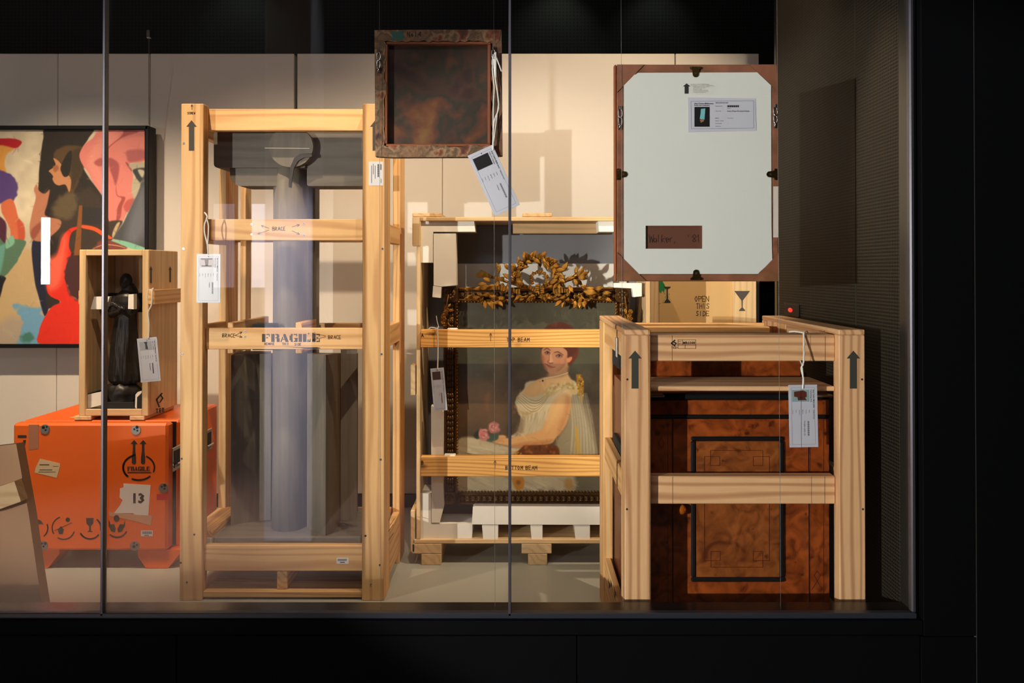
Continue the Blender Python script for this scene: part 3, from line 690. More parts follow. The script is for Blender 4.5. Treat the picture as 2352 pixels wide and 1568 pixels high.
STF = {'F': [(0, 0, 4, 10), (5, 8.6, 9, 10), (8, 6.6, 9, 8.6), (5, 4.5, 7, 6)], 'R': [(0, 0, 4, 10), (5, 8.6, 8.5, 10), (6.5, 5.2, 9.5, 9), (5, 4.6, 8.5, 5.8), (6.5, 0, 10, 4.6)],
       'A': [], 'G': [(0, 2, 3.6, 8), (1.5, 8, 4, 10), (5, 8.6, 8.5, 10), (8, 6.8, 9, 10), (1.5, 0, 4, 2), (5, 0, 7, 1.3), (6.4, 0, 9.6, 4.6), (5.4, 4.2, 10, 5)],
       'I': [(0, 0, 4, 10)], 'L': [(0, 0, 4, 10), (5, 0, 9, 1.5), (8, 1.5, 9, 4)], 'E': [(0, 0, 4, 10), (5, 8.6, 9, 10), (8, 6.8, 9, 8.6), (5, 4.4, 7, 5.8), (5, 0, 9, 1.5), (8, 1.5, 9, 3.6)]}
def stencil_word(s, x, y, h, w):
    adv = {'I': 5.2}; tot = sum(adv.get(c, 10.8) for c in s); out = []; k = w/tot; kh = h/10; c0 = 0
    for c in s:
        if c == 'A': out += [[(x+(c0+4)*k, y-10*kh), (x+(c0+6)*k, y-10*kh), (x+(c0+10)*k, y), (x+(c0+6.2)*k, y), (x+(c0+3.4)*k, y-8*kh)], [(x+(c0+2.6)*k, y-7*kh), (x+(c0+3.4)*k, y-5*kh), (x+(c0+1.4)*k, y), (x+c0*k, y)], [(x+(c0+3.2)*k, y-3.6*kh), (x+(c0+4.6)*k, y-3.6*kh), (x+(c0+5)*k, y-2.5*kh), (x+(c0+2.8)*k, y-2.5*kh)]]
        for a, b, e, f in STF[c]: out.append(rect(x+(c0+a)*k, y-f*kh, x+(c0+e)*k, y-b*kh))
        c0 += adv.get(c, 10.8)
    return out
ostencil('lettering', stencil_word('FRAGILE', 293, 1081, 10, 52)+[rect(293, 1083.5, 347, 1085.5)])
ostencil('umbrella_mark', [[(66, 1206), (74, 1196), (84, 1191), (94, 1195), (100, 1204), (92, 1203), (84, 1206), (76, 1203)], rect(83, 1204, 85.5, 1224)]+arc(86, 1212, 24, -20, 50, 3)+arc(86, 1212, 24, 100, 170, 3))
ostencil('sun_mark', [circ(156, 1193, 5), [(136, 1226), (133, 1216), (140, 1208), (147, 1216), (144, 1226)]]+arc(146, 1212, 26, 150, 250, 2.5)+arc(146, 1212, 26, 20, 120, 2.5)+line([(126, 1218), (165, 1200)], 1.5))
ostencil('glass_mark', [[(198, 1189), (215, 1189), (214, 1202), (209, 1208), (209, 1218), (214, 1221), (200, 1221), (205, 1218), (205, 1208), (199, 1202)]]+arc(207, 1212, 25, 40, 150, 3.5)+arc(207, 1212, 25, -50, 10, 3.5))
ostencil('hands_mark', [circ(268, 1190, 6.5, ry=8), [(250, 1192), (254, 1204), (262, 1203), (266, 1214), (264, 1222), (256, 1220), (250, 1208)], [(288, 1192), (284, 1204), (276, 1203), (270, 1214), (272, 1222), (280, 1220), (287, 1208)]]+arc(269, 1208, 25, 30, 130, 3))
ostencil('number_mark', [rect(41, 999, 61, 1005), [(54, 1010), (60, 1010), (55, 1036), (48, 1036)]])
flat(oc, 'paper_label', [[(82, 1074), (92, 1053), (138, 1064), (138, 1070), (131, 1097), (80, 1085)]], DC, plain('old_cream_paper', (206, 178, 138), .6), .0013)
flat(oc, 'label_print', [rect(91, 1066, 113, 1068), rect(91, 1078, 120, 1079.5), rect(88, 1083, 128, 1084), rect(122, 1070, 134, 1071)], DC-.0013, INK, .0005)
PAPW = plain('torn_white_paper', (222, 212, 210), .5)
flat(oc, 'paper_sheet', [[(284, 1110), (346, 1114), (341, 1183), (310, 1182), (306, 1178), (262, 1178), (276, 1160), (282, 1148), (275, 1142), (276, 1121), (284, 1119)]], DC, PAPW, .0014)
flat(oc, 'tape', [[(250, 1176), (306, 1180), (350, 1183), (347, 1206), (300, 1194), (252, 1184)]], DC, TAPE, .0011)
flat(oc, 'tape', [[(66, 975), (90, 975), (89, 1030), (66, 1033)]], DC, plain('yellowed_tape', (170, 110, 80), .4), .0011)
text_px(oc, 'number_print', [('13', 301, 1154, 21, 31, .04, 0)], DC-.001, INK)
flat(oc, 'red_tape', [rect(360, 1134, 388, 1148)], DC, REDT, .0012)
flat(oc, 'barcode_label', [rect(324, 1218, 351, 1231)], DC, WHITE, .0012)
flat(oc, 'barcode', [rect(327+i*1.45, 1220, 327+i*1.45+(.9 if i % 3 else .5), 1226) for i in range(15)]+[rect(332, 1228, 342, 1229.5)], DC-.0012, INK, .0005)
for px, py in ((407, 1050), (475, 1012)):
    q = onx(px, py, xb+.012); X = xb+.012
    h = put('handle', MB().box(X, X+.004, q.y-.055, q.y+.055, q.z-.05, q.z+.05, .002), CHROME, oc)
    put('handle_recess', MB().box(X+.004, X+.0055, q.y-.042, q.y+.042, q.z-.035, q.z+.035), BLACK, h)
    put('handle_grip', MB().tube([(X+.006, q.y-.035, q.z-.028), (X+.016, q.y-.035, q.z-.02), (X+.016, q.y+.035, q.z-.02), (X+.006, q.y+.035, q.z-.028)], .005, 8), CHROME, h)
tp1 = [(XX(120, DC), DC+.13), (XX(187, DC), DC+.13), (XX(200, DC)-.0, DC+.36), (XX(146, DC), DC+.36)]
put('top_label', MB().add([(x, y, zc1+.0008) for x, y in tp1], [(0, 1, 2, 3)]), plain('cream_label', (214, 180, 138), .6), oc, recalc=False)

# ------------------------------------------------------------------ boxed bronze statue
SD = 3.54; zf = zc1+.001; z1 = ZZ(573, SD); z0 = ZZ(955, SD); SL, SR = XX(181, SD), XX(341, SD); SB = 3.84
sc = thing('display_crate', 'open-fronted narrow plywood crate on the orange case, holding a bronze statue', 'crate', ((SL+SR)/2, SD, zf))
w_ = XX(196, SD)-SL
timber(sc, 'frame_stile', SL, SL+w_, SD, SD+.02, z0, z1, PLY); timber(sc, 'frame_stile', SR-w_, SR, SD, SD+.02, z0, z1, PLY)
timber(sc, 'frame_rail', SL+w_, SR-w_, SD, SD+.02, ZZ(587, SD), z1, PLY); timber(sc, 'frame_rail', SL+w_, SR-w_, SD, SD+.02, z0, ZZ(940, SD), PLY)
timber(sc, 'side_panel', SL, SL+.012, SD+.021, SB, z0, z1, PLY, axis='z'); timber(sc, 'side_panel', SR-.012, SR, SD+.021, SB, z0, z1, PLY, axis='z')
timber(sc, 'back_panel', SL+.012, SR-.012, SB-.012, SB, z0, z1, PLY, axis='z'); timber(sc, 'top_panel', SL+.012, SR-.012, SD+.021, SB-.012, z1-.012, z1, PLY, axis='y')
timber(sc, 'base_panel', SL+.012, SR-.012, SD+.021, SB-.012, z0, z0+.022, PLY, axis='y')
for x0, x1 in ((172, 211), (299, 333)): timber(sc, 'skid', XX(x0, SD), XX(x1, SD), SD-.005, SB, zf, z0, PLY)
pbox(sc, 'batten', 341, 665, 346, 698, SD+.0, SD+.0+.3, PINE)
timber(sc, 'batten', SR+.001, SR+.03, SD-.012, SB, ZZ(699, SD), ZZ(665, SD), PINE)
timber(sc, 'batten', SL-.03, SL-.001, SD+.05, SB, ZZ(700, SD), ZZ(667, SD), PINE)
timber(sc, 'foam_bar', SL+.013, SR-.013, SD+.2, SD+.25, ZZ(722, SD), ZZ(676, SD), BFOAM, label='black foam bar')
def slab(parent, n, P, y0, y1, m, **k): return put(n, MB().prism([(at(x, y, y0).x, at(x, y, y0).z) for x, y in P], y0, y1), m, parent, **k)
slab(sc, 'foam_pad', [(216, 681), (252, 681), (243, 710), (208, 710)], SD+.05, SD+.07, FOAM)
slab(sc, 'foam_pad', [(295, 676), (307, 675), (307, 710), (294, 709)], SD+.05, SD+.08, FOAM)
slab(sc, 'foam_pad', [(201, 906), (240, 898), (240, 928), (201, 938)], SD+.03, SD+.05, FOAM)
slab(sc, 'foam_pad', [(310, 936), (311, 906), (316, 900), (325, 897), (325, 902), (315, 912), (314, 936)], SD+.03, SD+.05, FOAM)
slab(sc, 'foam_block', [(193, 906), (201, 904), (201, 939), (193, 939)], SD+.03, SD+.2, BFOAM)
slab(sc, 'foam_block', [(236, 924), (306, 924), (308, 938), (234, 938)], SD+.035, SD+.05, BFOAM)
slab(sc, 'foam_block', [(315, 912), (325, 902), (325, 938), (315, 938)], SD+.03, SD+.2, BFOAM)
def sidemark(parent, n, polys, X, m, eps=.0012):
    """marks on a side face x = X that faces +x or -x; polys in photograph pixels"""
    s = 1 if X < 0 else -1; mb = MB()
    for p in polys:
        q = [onx(x, y, X+eps*s) for x, y in p]; mb.add(q, [tuple(range(len(q)))])
    return put(n, mb, m, parent, recalc=False)
sidemark(sc, 'arrow_mark', [up_arrow(347, 611, 650, 3.6, 1.8, 9), up_arrow(391, 611, 648, 3.4, 1.7, 9)], SR, STENCIL)
sidemark(sc, 'logo_mark', line([(372, 903), (360, 917), (366, 934)], 3.5)+line([(369, 907), (374, 914), (367, 924)], 3), SR, INK)
sidemark(sc, 'lettering', [rect(358, 938, 364, 940), rect(360, 940, 362, 948), rect(366, 937, 368, 947), rect(366, 937, 370, 939), rect(366, 941, 370, 943), rect(366, 945, 370, 947), rect(372, 936, 374, 946), rect(374, 936, 377, 938), rect(375, 938, 377, 944), rect(374, 944, 377, 946)], SR, INK)

# bronze figure
bs = thing('bronze_statue', 'dark bronze figure of a hooded woman with hands at her chest, inside the narrow crate', 'statue', at(286, 924, 3.66))
bd = 3.66
def C3(px, py, dy=0): v = at(px, py, bd); v.y += dy; return v
mb = MB()
prof = [(664, 290, 9, .7), (670, 290, 15, .6), (680, 291, 25, .6), (692, 291, 29, .62), (706, 290, 28, .66), (722, 289, 24, .7), (740, 288, 25, .75), (770, 287, 27, .8), (800, 286, 29, .85), (830, 286, 30, .9), (858, 287, 33, .9), (872, 287, 33, .9), (880, 288, 28, .85)]
n = 40; vs = []; kk = bd/F
for j, (py, cx, hw, dp) in enumerate(prof):
    for i in range(n):
        a = 2*math.pi*i/n; fold = 1+(.09*math.sin(7*a+.3*j)+.05*math.sin(13*a+1.1*j))*min(1, max(0, (py-715)/60))+.04*math.sin(5*a+j)
        c = C3(cx, py); vs.append((c.x+hw*kk*fold*math.cos(a), c.y+hw*kk*dp*fold*math.sin(a), c.z))
m_ = len(prof)
fs = [(j*n+i, j*n+(i+1) % n, (j+1)*n+(i+1) % n, (j+1)*n+i) for j in range(m_-1) for i in range(n)]+[tuple(range(n-1, -1, -1)), tuple((m_-1)*n+i for i in range(n))]
mb.add(vs, fs)
c = C3(290, 645); mb.sphere(c, (13.5*kk, 15*kk, 18*kk), 20, 14)
c = C3(289, 650, -.022); mb.sphere(c, (8*kk, 6*kk, 11*kk), 14, 10); mb.sphere(C3(289, 650, -.034), (1.6*kk, 3*kk, 3.2*kk), 8, 6)
mb.tube([C3(291, 655, .01), C3(294, 670, .02), C3(296, 690, .02)], [14*kk, 17*kk, 20*kk], 14)
for s in (-1, 1):
    mb.tube([C3(290+s*22, 680), C3(290+s*27, 704, -.01), C3(290+s*20, 722, -.05), C3(290-s*2, 708-s*6, -.075), C3(290-s*9, 700-s*4, -.078)], [9*kk, 9*kk, 8*kk, 6*kk, 5*kk], 12)
    for q in range(4): mb.tube([C3(290-s*8, 698-s*4+q*2.6, -.077), C3(290-s*16, 696-s*4+q*2.8, -.08), C3(290-s*20, 699-s*4+q*2.6, -.072)], 1.4*kk, 6)
    mb.tube([C3(288+s*12, 876), C3(287+s*13, 892, -.01), C3(287+s*13, 894, -.05)], [6*kk, 5*kk, 4*kk], 10)
o = put('figure', mb, BRONZE, bs, smooth=True)
rm = o.modifiers.new('r', 'REMESH'); rm.mode = 'VOXEL'; rm.voxel_size = .0028; rm.use_smooth_shade = True
mb = MB(); prof = [(938, 50), (930, 52), (918, 52), (908, 47), (898, 40), (893, 30), (891, 8)]; vs = []
for j, (py, hw) in enumerate(prof):
    for i in range(36):
        a = 2*math.pi*i/36; f_ = 1+rnd.uniform(-.13, .13)+.05*math.sin(3*a+j); c = C3(276, py-14)
        vs.append((c.x+hw*.82*kk*f_*math.cos(a)+.01, c.y+min(hw, 46)*kk*f_*math.sin(a)*.75, c.z+rnd.uniform(-1, 1)*kk))
fs = [(j*36+i, j*36+(i+1) % 36, (j+1)*36+(i+1) % 36, (j+1)*36+i) for j in range(len(prof)-1) for i in range(36)]+[tuple(range(36)), tuple(range(6*36, 7*36))]
mb.add(vs, fs); put('rocky_base', mb, BRONZE, bs, smooth=True)

# ------------------------------------------------------------------ tall crate with the grey sculpture
TD, TB = 3.15, 3.70
TX0, TX1 = at(414, 800, TD).x, at(883, 800, TD).x
tw = 51*TD/F; pth = .055
tc_ = thing('slatted_crate', 'tall pale pine open crate with stencilled rail around the grey sculpture', 'crate', ((TX0+TX1)/2, TD, 0))
ztp = ZZ(238, TD)
def post(x0, x1, y0, y1, fam=PINE, z0=0, z1=None): return timber(tc_, 'post', x0, x1, y0, y1, z0, z1 or ztp, fam)
post(TX0, TX0+tw, TD, TD+pth); post(TX1-tw, TX1, TD, TD+pth)
ph = TX1-.03
post(TX1-.032, TX1-.0005, TD+pth+.0005, TD+.14)
XL, XR = TX0, TX1
post(XL, XL+.032, 3.55, TB); post(XR-.03, XR, 3.55, TB)
post(XL+.075, XL+.10, 3.60, TB-.03); 
def rail(y0, y1, d0=3.20, d1=3.235, x0=None, x1=None, fam=PINE, n='rail'):
    return timber(tc_, n, TX0+tw-.004 if x0 is None else x0, TX1-tw+.004 if x1 is None else x1, d0, d1, ZZ(y1, d0), ZZ(y0, d0), fam)
DR = TD+pth+.001
rail(250, 300, DR, DR+.035); rail(503, 552, DR, DR+.035); rail(753, 802, TD+.03, TD+.054, TX0+tw+.0005, TX1-tw-.0005)
rail(1252, 1311, TD+.022, TD+.054, TX0+tw+.0005, TX1-tw-.0005, n='board')
timber(tc_, 'board', TX0+tw+.0005, TX1-tw-.0005, TD+.01, TD+.16, ZZ(1372, TD+.01), ZZ(1358, TD+.01), PINE)
timber(tc_, 'spacer_block', XX(637, TD+.03), XX(661, TD+.03), TD+.03, TD+.4, ZZ(1358, TD+.01)+.0005, ZZ(1312, TD+.03), PINE)
timber(tc_, 'deck', TX0+.033, TX1-.033, TD+.056, TB-.01, ZZ(1311, TD+.03), ZZ(1300, TD+.03)+.012, DARKP, axis='x')
zdk = ZZ(1300, TD+.03)+.012
# rear rails
for y0, y1 in ((262, 300), (520, 556), (742, 775)):
    timber(tc_, 'rail', XL+.033, XR-.031, 3.665, 3.70, ZZ(y1, 3.67), ZZ(y0, 3.67), PINE)
timber(tc_, 'board', XL+.033, XR-.031, 3.665, 3.70, .05, .2, PINE)
# side rails (front to back)
def srail(X0, X1, ytop, ybot, pxx, n='side_rail', y0=None, y1=3.55, fam=PINE):
    a, b = onx(pxx, ytop, X0 if X0 > -.8 else X1), onx(pxx, ybot, X0 if X0 > -.8 else X1)
    return timber(tc_, n, X0, X1, y0 or TD+pth+.001, y1-.001, b.z, a.z, fam)
for yt, yb in ((750, 800), (512, 556), (262, 304)):
    zt_, zb_ = ZZ(yt, TD+.05), ZZ(yb, TD+.05)
    timber(tc_, 'side_rail', TX0, TX0+.03, TD+pth+.001, 3.549, zb_, zt_, PINE)
    timber(tc_, 'side_rail', TX1-.028, TX1+.0, TD+.141, 3.549, zb_, zt_, PINE)
timber(tc_, 'side_board', TX0, TX0+.03, TD+pth+.001, 3.549, .05, ZZ(1225, 3.2), PINE)
timber(tc_, 'side_board', TX1-.028, TX1, TD+.141, 3.549, .05, ZZ(1235, 3.2), PINE)
# inner hold-down strips with white foam
for s in (0, 1):
    xa_, xb_ = (TX0+.036, TX0+.098) if s == 0 else (TX1-.098, TX1-.036)
    zt_ = ZZ(1215, 3.24)
    timber(tc_, 'hold_down_strip', xa_, xb_, TD+.07, 3.55, zt_-.025, zt_, YEL, label='warm brown hold-down strip')
    timber(tc_, 'foam_strip', xa_+.003, xb_-.003, TD+.068, 3.55, zt_-.052, zt_-.026, FOAM, label='white foam strip')
# braces lying across at rail height
for px0, px1, py0 in ((561, 573, 730), (708, 722, 731)):
    X0, X1 = XX(px0, 3.4), XX(px1, 3.4)
    timber(tc_, 'brace', X0, X1, TD+.056, 3.66 if px0 < 600 else 3.435, ZZ(806, 3.3), ZZ(737, 3.3), YEL if px0 > 600 else PINE)
timber(tc_, 'foam_block', XX(592, 3.3), XX(640, 3.3), TD+.08, 3.30, ZZ(800, 3.3), ZZ(741, 3.3), BFOAM, label='black foam block')
# marks
flat(tc_, 'arrow_mark', [up_arrow(440, 276, 346, 12, 6.2, 15)], TD, STENCIL)
flat(tc_, 'arrow_mark', [up_arrow(862, 276, 346, 12, 6.2, 15)], TD, STENCIL)
flat(tc_, 'arrow_mark', arrowline(441, 252, 441, 240, 1.4, 5), TD, PENCIL); script_marks(tc_, TD, PENCIL, hand('SCREW', 431, 262, 4.6, 1.1))
DF = TD+.03
flat(tc_, 'lettering', stencil_word('FRAGILE', 602, 785, 18.5, 136), DF, STENCIL)
script_marks(tc_, DF, PENCIL, hand('BRACE', 511, 774, 8, 1.3), hand('BRACE', 754, 778, 8, 1.3), hand('REMOVE', 608, 792, 5, 1.1), hand('THIS', 648, 792, 5, 1.1), hand('SIDE', 677, 793, 5, 1.1))
for q in ((540, 770, 556, 762, 1.2, 6), (540, 770, 556, 774, 1.2, 6), (748, 771, 717, 765, 1, 7), (748, 773, 718, 781, 1, 7)): flat(tc_, 'arrow_mark', arrowline(*q), DF, PENCIL)
flat(tc_, 'pen_stroke', [[(651, 796), (700, 797.5), (728, 797), (737, 799), (725, 801.5), (700, 800.5), (690, 798.6)]], DF, INK)
script_marks(tc_, DR, PENCIL, hand('BRACE', 626, 529, 8, 1.3))
for q in ((618, 524, 600, 518, 1.1, 6), (618, 528, 592, 537, 1.1, 6), (671, 521, 688, 516, 1.1, 6), (671, 530, 688, 538, 1.1, 6)): flat(tc_, 'arrow_mark', arrowline(*q), DR, PENCIL)
for x, y in ((578, 515), (578, 538), (698, 514), (698, 540)): screw(tc_, x, y, DR)
for x, y in ((563, 761), (563, 773), (709, 766), (708, 781)): screw(tc_, x, y, DF)
for x, y in ((423, 329), (422, 571), (419, 813), (418, 1053), (447, 1227), (416, 1292), (430, 1337), (879, 571), (877, 813), (875, 1055), (840, 1230), (873, 1297), (853, 1342)): screw(tc_, x-.6, y, TD)
flat(tc_, 'sticker', [rect(847, 371, 880, 426)], TD, WHITE, .0008)
flat(tc_, 'barcode', [rect(867, 377+i*2.1, 871, 378.2+i*2.1+(.5 if i % 2 else 0)) for i in range(14)]+[rect(874, 377, 876, 390), rect(853, 380, 854, 420), rect(857, 376, 858, 400), rect(861, 380, 862, 410), rect(875, 410, 876, 420)], TD-.0008, INK, .0005)
flat(tc_, 'sticker', [rect(773, 1280, 801, 1294)], TD+.022, WHITE, .0008)
flat(tc_, 'barcode', [rect(776+i*1.5, 1283, 776.8+i*1.5, 1288) for i in range(14)]+[rect(781, 1290, 792, 1292)], TD+.0212, INK, .0005)
sidemark(tc_, 'arrow_mark', [up_arrow(885.5, 550, 588, 2.4, 1.1, 12)], TX1, INK) if False else None
sidemark(tc_, 'stamp_mark', line([(893, 1195), (897, 1187)], 1.2)+line([(893, 1220), (903, 1204)], 1.2)+line([(893, 1240), (904, 1224)], 1.2)+line([(896, 1206), (906, 1190)], 1), TX1, INK)

# grey carved sculpture
gs = thing('grey_sculpture', 'dark grey carved timber sculpture with T-shaped head and clustered columns in the tall crate', 'sculpture', (XX(650, 3.4), 3.42, zdk))
def gbox(n, x0, y0, x1, y1, d0, d1, m=STONE, ch=.004): return pbox(gs, n, x0, y0, x1, y1, d0, d1, m, ch=ch)
zb0 = zdk+.0005
b_ = MB().box(TX0+.1, TX1-.1, TD+.075, 3.62, zb0, ZZ(1232, TD+.075), .006); put('plinth', b_, STONEX, gs)
zpl = ZZ(1232, TD+.075)+.0005
def column(n, pts, top, m=STONE, bot=None):
    """pts: (photo x at depth y, y) plan outline"""
    P = [(XX(x, y, 1100), y) for x, y in pts]; k = len(P); zt_ = top if isinstance(top, (list, tuple)) else [top]*k
    vs = [(x, y, zpl if bot is None else bot) for x, y in P]+[(x, y, z) for (x, y), z in zip(P, zt_)]
    return put(n, MB().add(vs, [tuple(range(k)), tuple(range(k, 2*k))]+[(i, (i+1) % k, (i+1) % k+k, i+k) for i in range(k)]), m, gs)
zu = ZZ(425, 3.42)
column('back_column', [(606, 3.565), (822, 3.565), (822, 3.6), (606, 3.6)], ZZ(812, 3.565))  # added backing slab that keeps the gaps between the columns dark
column('fluted_column', [(530, 3.36), (560, 3.40), (622, 3.44), (622, 3.55), (545, 3.55)], ZZ(816, 3.36))
column('prism_column', [(705, 3.33), (748, 3.235), (765, 3.27), (781, 3.40), (775, 3.46), (712, 3.46)], [ZZ(812, 3.33), ZZ(815, 3.235), ZZ(812, 3.27), ZZ(812, 3.4), ZZ(811, 3.46), ZZ(809, 3.46)])
column('back_column', [(782, 3.42), (820, 3.46), (820, 3.56), (782, 3.56)], ZZ(800, 3.42))
# round stem, flattened tube
cx, cy, r = XX(666, 3.36), 3.37, 40*3.36/F
vs = []; zz = [zpl, ZZ(1000, 3.36), ZZ(800, 3.36), ZZ(600, 3.36), ZZ(318, 3.36)]
rr = [1.0, .96, .97, .96, .95]
for z, q in zip(zz, rr):
    vs += [(cx+r*q*math.cos(2*math.pi*i/32), cy+r*q*1.25*math.sin(2*math.pi*i/32), z) for i in range(32)]
put('stem', MB().add(vs, [(j*32+i, j*32+(i+1) % 32, (j+1)*32+(i+1) % 32, (j+1)*32+i) for j in range(4) for i in range(32)]+[tuple(range(32)), tuple(range(128, 160))]), STONE, gs, smooth=True)
gbox('back_stem', 700, 425, 723, 1100, 3.44, 3.52)
def rounded(x0, y0, x1, y1, r, n=5, cs=(1, 1, 1, 1)):
    P = []
    for (cx_, cy_, a, c) in ((x1-r, y0+r, -90, cs[1]), (x1-r, y1-r, 0, cs[2]), (x0+r, y1-r, 90, cs[3]), (x0+r, y0+r, 180, cs[0])):
        if c: P += [(cx_+r*math.cos(math.radians(a+90*i/n)), cy_+r*math.sin(math.radians(a+90*i/n))) for i in range(n+1)]
        else: P.append({-90: (x1, y0), 0: (x1, y1), 90: (x0, y1), 180: (x0, y0)}[a])
    return P
def gslab(n, P, y0, y1, m=STONEX): return put(n, MB().prism([(at(x, y, y0).x, at(x, y, y0).z) for x, y in P], y0, y1), m, gs)
gslab('head_block', rounded(491, 300, 700, 385, 9, cs=(1, 0, 0, 1)), 3.285, 3.44)
gslab('head_block', rounded(528, 386, 640, 427, 26, cs=(0, 0, 0, 1)), 3.30, 3.44)
gslab('head_block', rounded(705, 303, 872, 427, 5, cs=(0, 0, 0, 1)), 3.30, 3.44)
gslab('carved_disc', circ(668, 337, 51, 36, 47), 3.262, 3.30, STONE)
gslab('carved_hook', [(716, 352), (690, 353), (676, 362), (667, 382), (664, 410), (663, 430), (669, 431), (671, 410), (675, 386), (684, 370), (697, 362), (716, 360)], 3.255, 3.2615, plain('hook_dark_grey', (58, 56, 58), .8))  # darker grey hook laid proud of the disc
gslab('inlaid_line', [(608, 339), (711, 340), (711, 341.6), (608, 340.6)], 3.2595, 3.2615, plain('pale_edge', (206, 194, 170), .5))

# ------------------------------------------------------------------ tray crate with the gilt framed portrait
QD, QB = 3.53, 3.85
pc = thing('picture_crate', 'shallow plywood transport crate lined with white foam around the gilt portrait', 'crate', (XX(1200, QD), QD, 0))
qx0, qx1 = XX(949, QD), XX(1494, QD); qz0, qz1 = ZZ(1248, QD), ZZ(498, QD); th = 9.5*QD/F
timber(pc, 'top_panel', qx0, qx1, QD, QB, qz1-th, qz1, PLY, axis='x')
timber(pc, 'base_panel', qx0, qx1, QD, QB, qz0, qz0+th, PLY, axis='x')
timber(pc, 'side_panel', qx0+th*.8, qx0+th*1.8, QD, QB, qz0+th, qz1-th, PLY, axis='z')
timber(pc, 'side_panel', qx1-th, qx1, QD, QB, qz0+th, qz1-th, PLY, axis='z')
timber(pc, 'back_panel', qx0+th*1.8, qx1-th, QB-.012, QB, qz0+th, qz1-th, GREY, axis='x', label='grey back board')
pbox(pc, 'batten', 1200, 489, 1268, 497.5, QD+.02, QB, PLY); pbox(pc, 'batten', 947, 489, 1014, 497.5, QD+.02, QB, PLY)
pbox(pc, 'batten', 947, 498, 964, 565, QD-.022, QD-.001, PLY); pbox(pc, 'batten', 943, 838, 954, 908, QD, QD+.2, PLY)
pbox(pc, 'batten', 943, 1172, 953, 1268, QD-.0, QD+.2, PLY)
for a, b, c, d in ((946, 1014, 968, 1014), (1198, 1267, 1213, 1257), (1430, 1490, 1440, 1484)):
    pbox(pc, 'foot_block', a, 1248.5, b, 1271, QD+.0, QB, PLY)
    timber(pc, 'foot_block', XX(c, QD), XX(d, QD), QD, QB, 0, ZZ(1271.5, QD), PLY)
pbox(pc, 'white_panel', 1047, 605, 1440, 668, QB-.03, QB-.013, FOAM, axis='x', label='white panel leaning behind the ornament')
pbox(pc, 'wood_strip', 1178, 512, 1374, 536, QD+.2, QD+.24, PLY)
def foam(P, d0, d1): return slab(pc, 'foam_block', P, d0, d1, FOAM)
foam([(965, 508), (1089, 508), (1092, 532), (995, 532), (995, 603), (965, 603)], QD+.015, QD+.13)
foam([(996, 536), (1047, 536), (1048, 655), (1014, 658), (996, 655)], QD+.012, QD+.09)
foam([(995, 656), (1014, 659), (1012, 684), (993, 682)], QD+.01, QD+.07)
foam([(1374, 508), (1478, 508), (1478, 532), (1376, 532)], QD+.015, QD+.13)
foam([(1410, 650), (1474, 650), (1474, 680), (1455, 682), (1452, 662), (1410, 660)], QD+.01, QD+.07)
foam([(990, 932), (1018, 945), (1018, 1121), (1020, 1160), (1010, 1200), (991, 1200)], QD+.012, QD+.06)
foam([(963, 1138), (968, 1132), (990, 1134), (990, 1202), (1085, 1202), (1084, 1240), (963, 1240)], QD+.015, QD+.16)
foam([(1086, 1164), (1090, 1162), (1492, 1164), (1492, 1205), (1084, 1204)], QD+.005, QD+.2)
for a, b in ((1107, 1144), (1218, 1246), (1319, 1355), (1430, 1470)): foam([(a, 1205.5), (b, 1205.5), (b, 1237), (a+3, 1239)], QD+.008, QD+.16)
for y0, y1, nm, tx, ty in ((757, 798, 'TOP BEAM', 1164, 784), (1049, 1094, 'BOTTOM BEAM', 1161, 1078)):
    d = QD-.045
    pbox(pc, 'beam', 966, y0, 1487, y1, d, QD-.002, YEL)
    wx = tx
    for w1 in nm.split(): flat(pc, 'handwriting', hand(w1, wx, ty, 8.2, 1.5, .85), d, PENCIL); wx += (len(w1)*.85+.6)*8.2
    ax_ = 1127 if y0 < 800 else 1137
    flat(pc, 'arrow_mark', arrowline(ax_, y0+26, ax_, y0+8, 1.3, 7), d, PENCIL)
    flat(pc, 'handwriting', hand('A' if y0 < 800 else 'B', 968, y0+17, 8, 1.5), d, INK)
pbox(pc, 'foam_chip', 1020, 1044, 1046, 1049.5, QD-.03, QD+.0, FOAM); pbox(pc, 'foam_chip', 1027, 753.5, 1051, 757.5, QD-.03, QD, FOAM)

# ---- gilt frame and portrait
gf = thing('gilt_framed_portrait', 'portrait of a seated woman in a gilded frame crowned by a carved wreath', 'painting', (XX(1232, 3.6), 3.6, ZZ(1160, 3.57)))
GDp = 3.575
gx0, gx1, gy0, gy1 = 1018, 1447, 660, 1159
k = GDp/F
def gpart(n, x0, y0, x1, y1, d0, d1, m, ch=.003): return pbox(gf, n, x0, y0, x1, y1, d0, d1, m, ch=ch)
for a in (0, 1):
    # stiles
    x0, x1 = (gx0, gx0+34) if a == 0 else (gx1-34, gx1)
    gpart('frame_stile', x0+7, gy0+34, x1-8, gy1-27, GDp+.012, GDp+.06, GILTD)
    gpart('frame_molding', *((x0, gy0+34, x0+7, gy1-27) if a == 0 else (x1-7, gy0+34, x1, gy1-27)), GDp+.0, GDp+.06, GILTD, .006)
    gpart('frame_molding', *((x1-8, gy0+34, x1-4, gy1-27) if a == 0 else (x0+4, gy0+34, x0+8, gy1-27)), GDp+.004, GDp+.06, GILT, .003)
gpart('frame_rail', gx0+34, gy0+8, gx1-34, gy0+26, GDp+.012, GDp+.06, GILTD)
gpart('frame_molding', gx0+34, gy0, gx1-34, gy0+7, GDp, GDp+.06, GILT, .006)
gpart('frame_molding', gx0+34, gy0+26, gx1-34, gy0+31, GDp+.003, GDp+.06, GILT, .003)
gpart('frame_rail', gx0+34, 1137, gx1-34, 1153, GDp+.012, GDp+.06, GILTD)
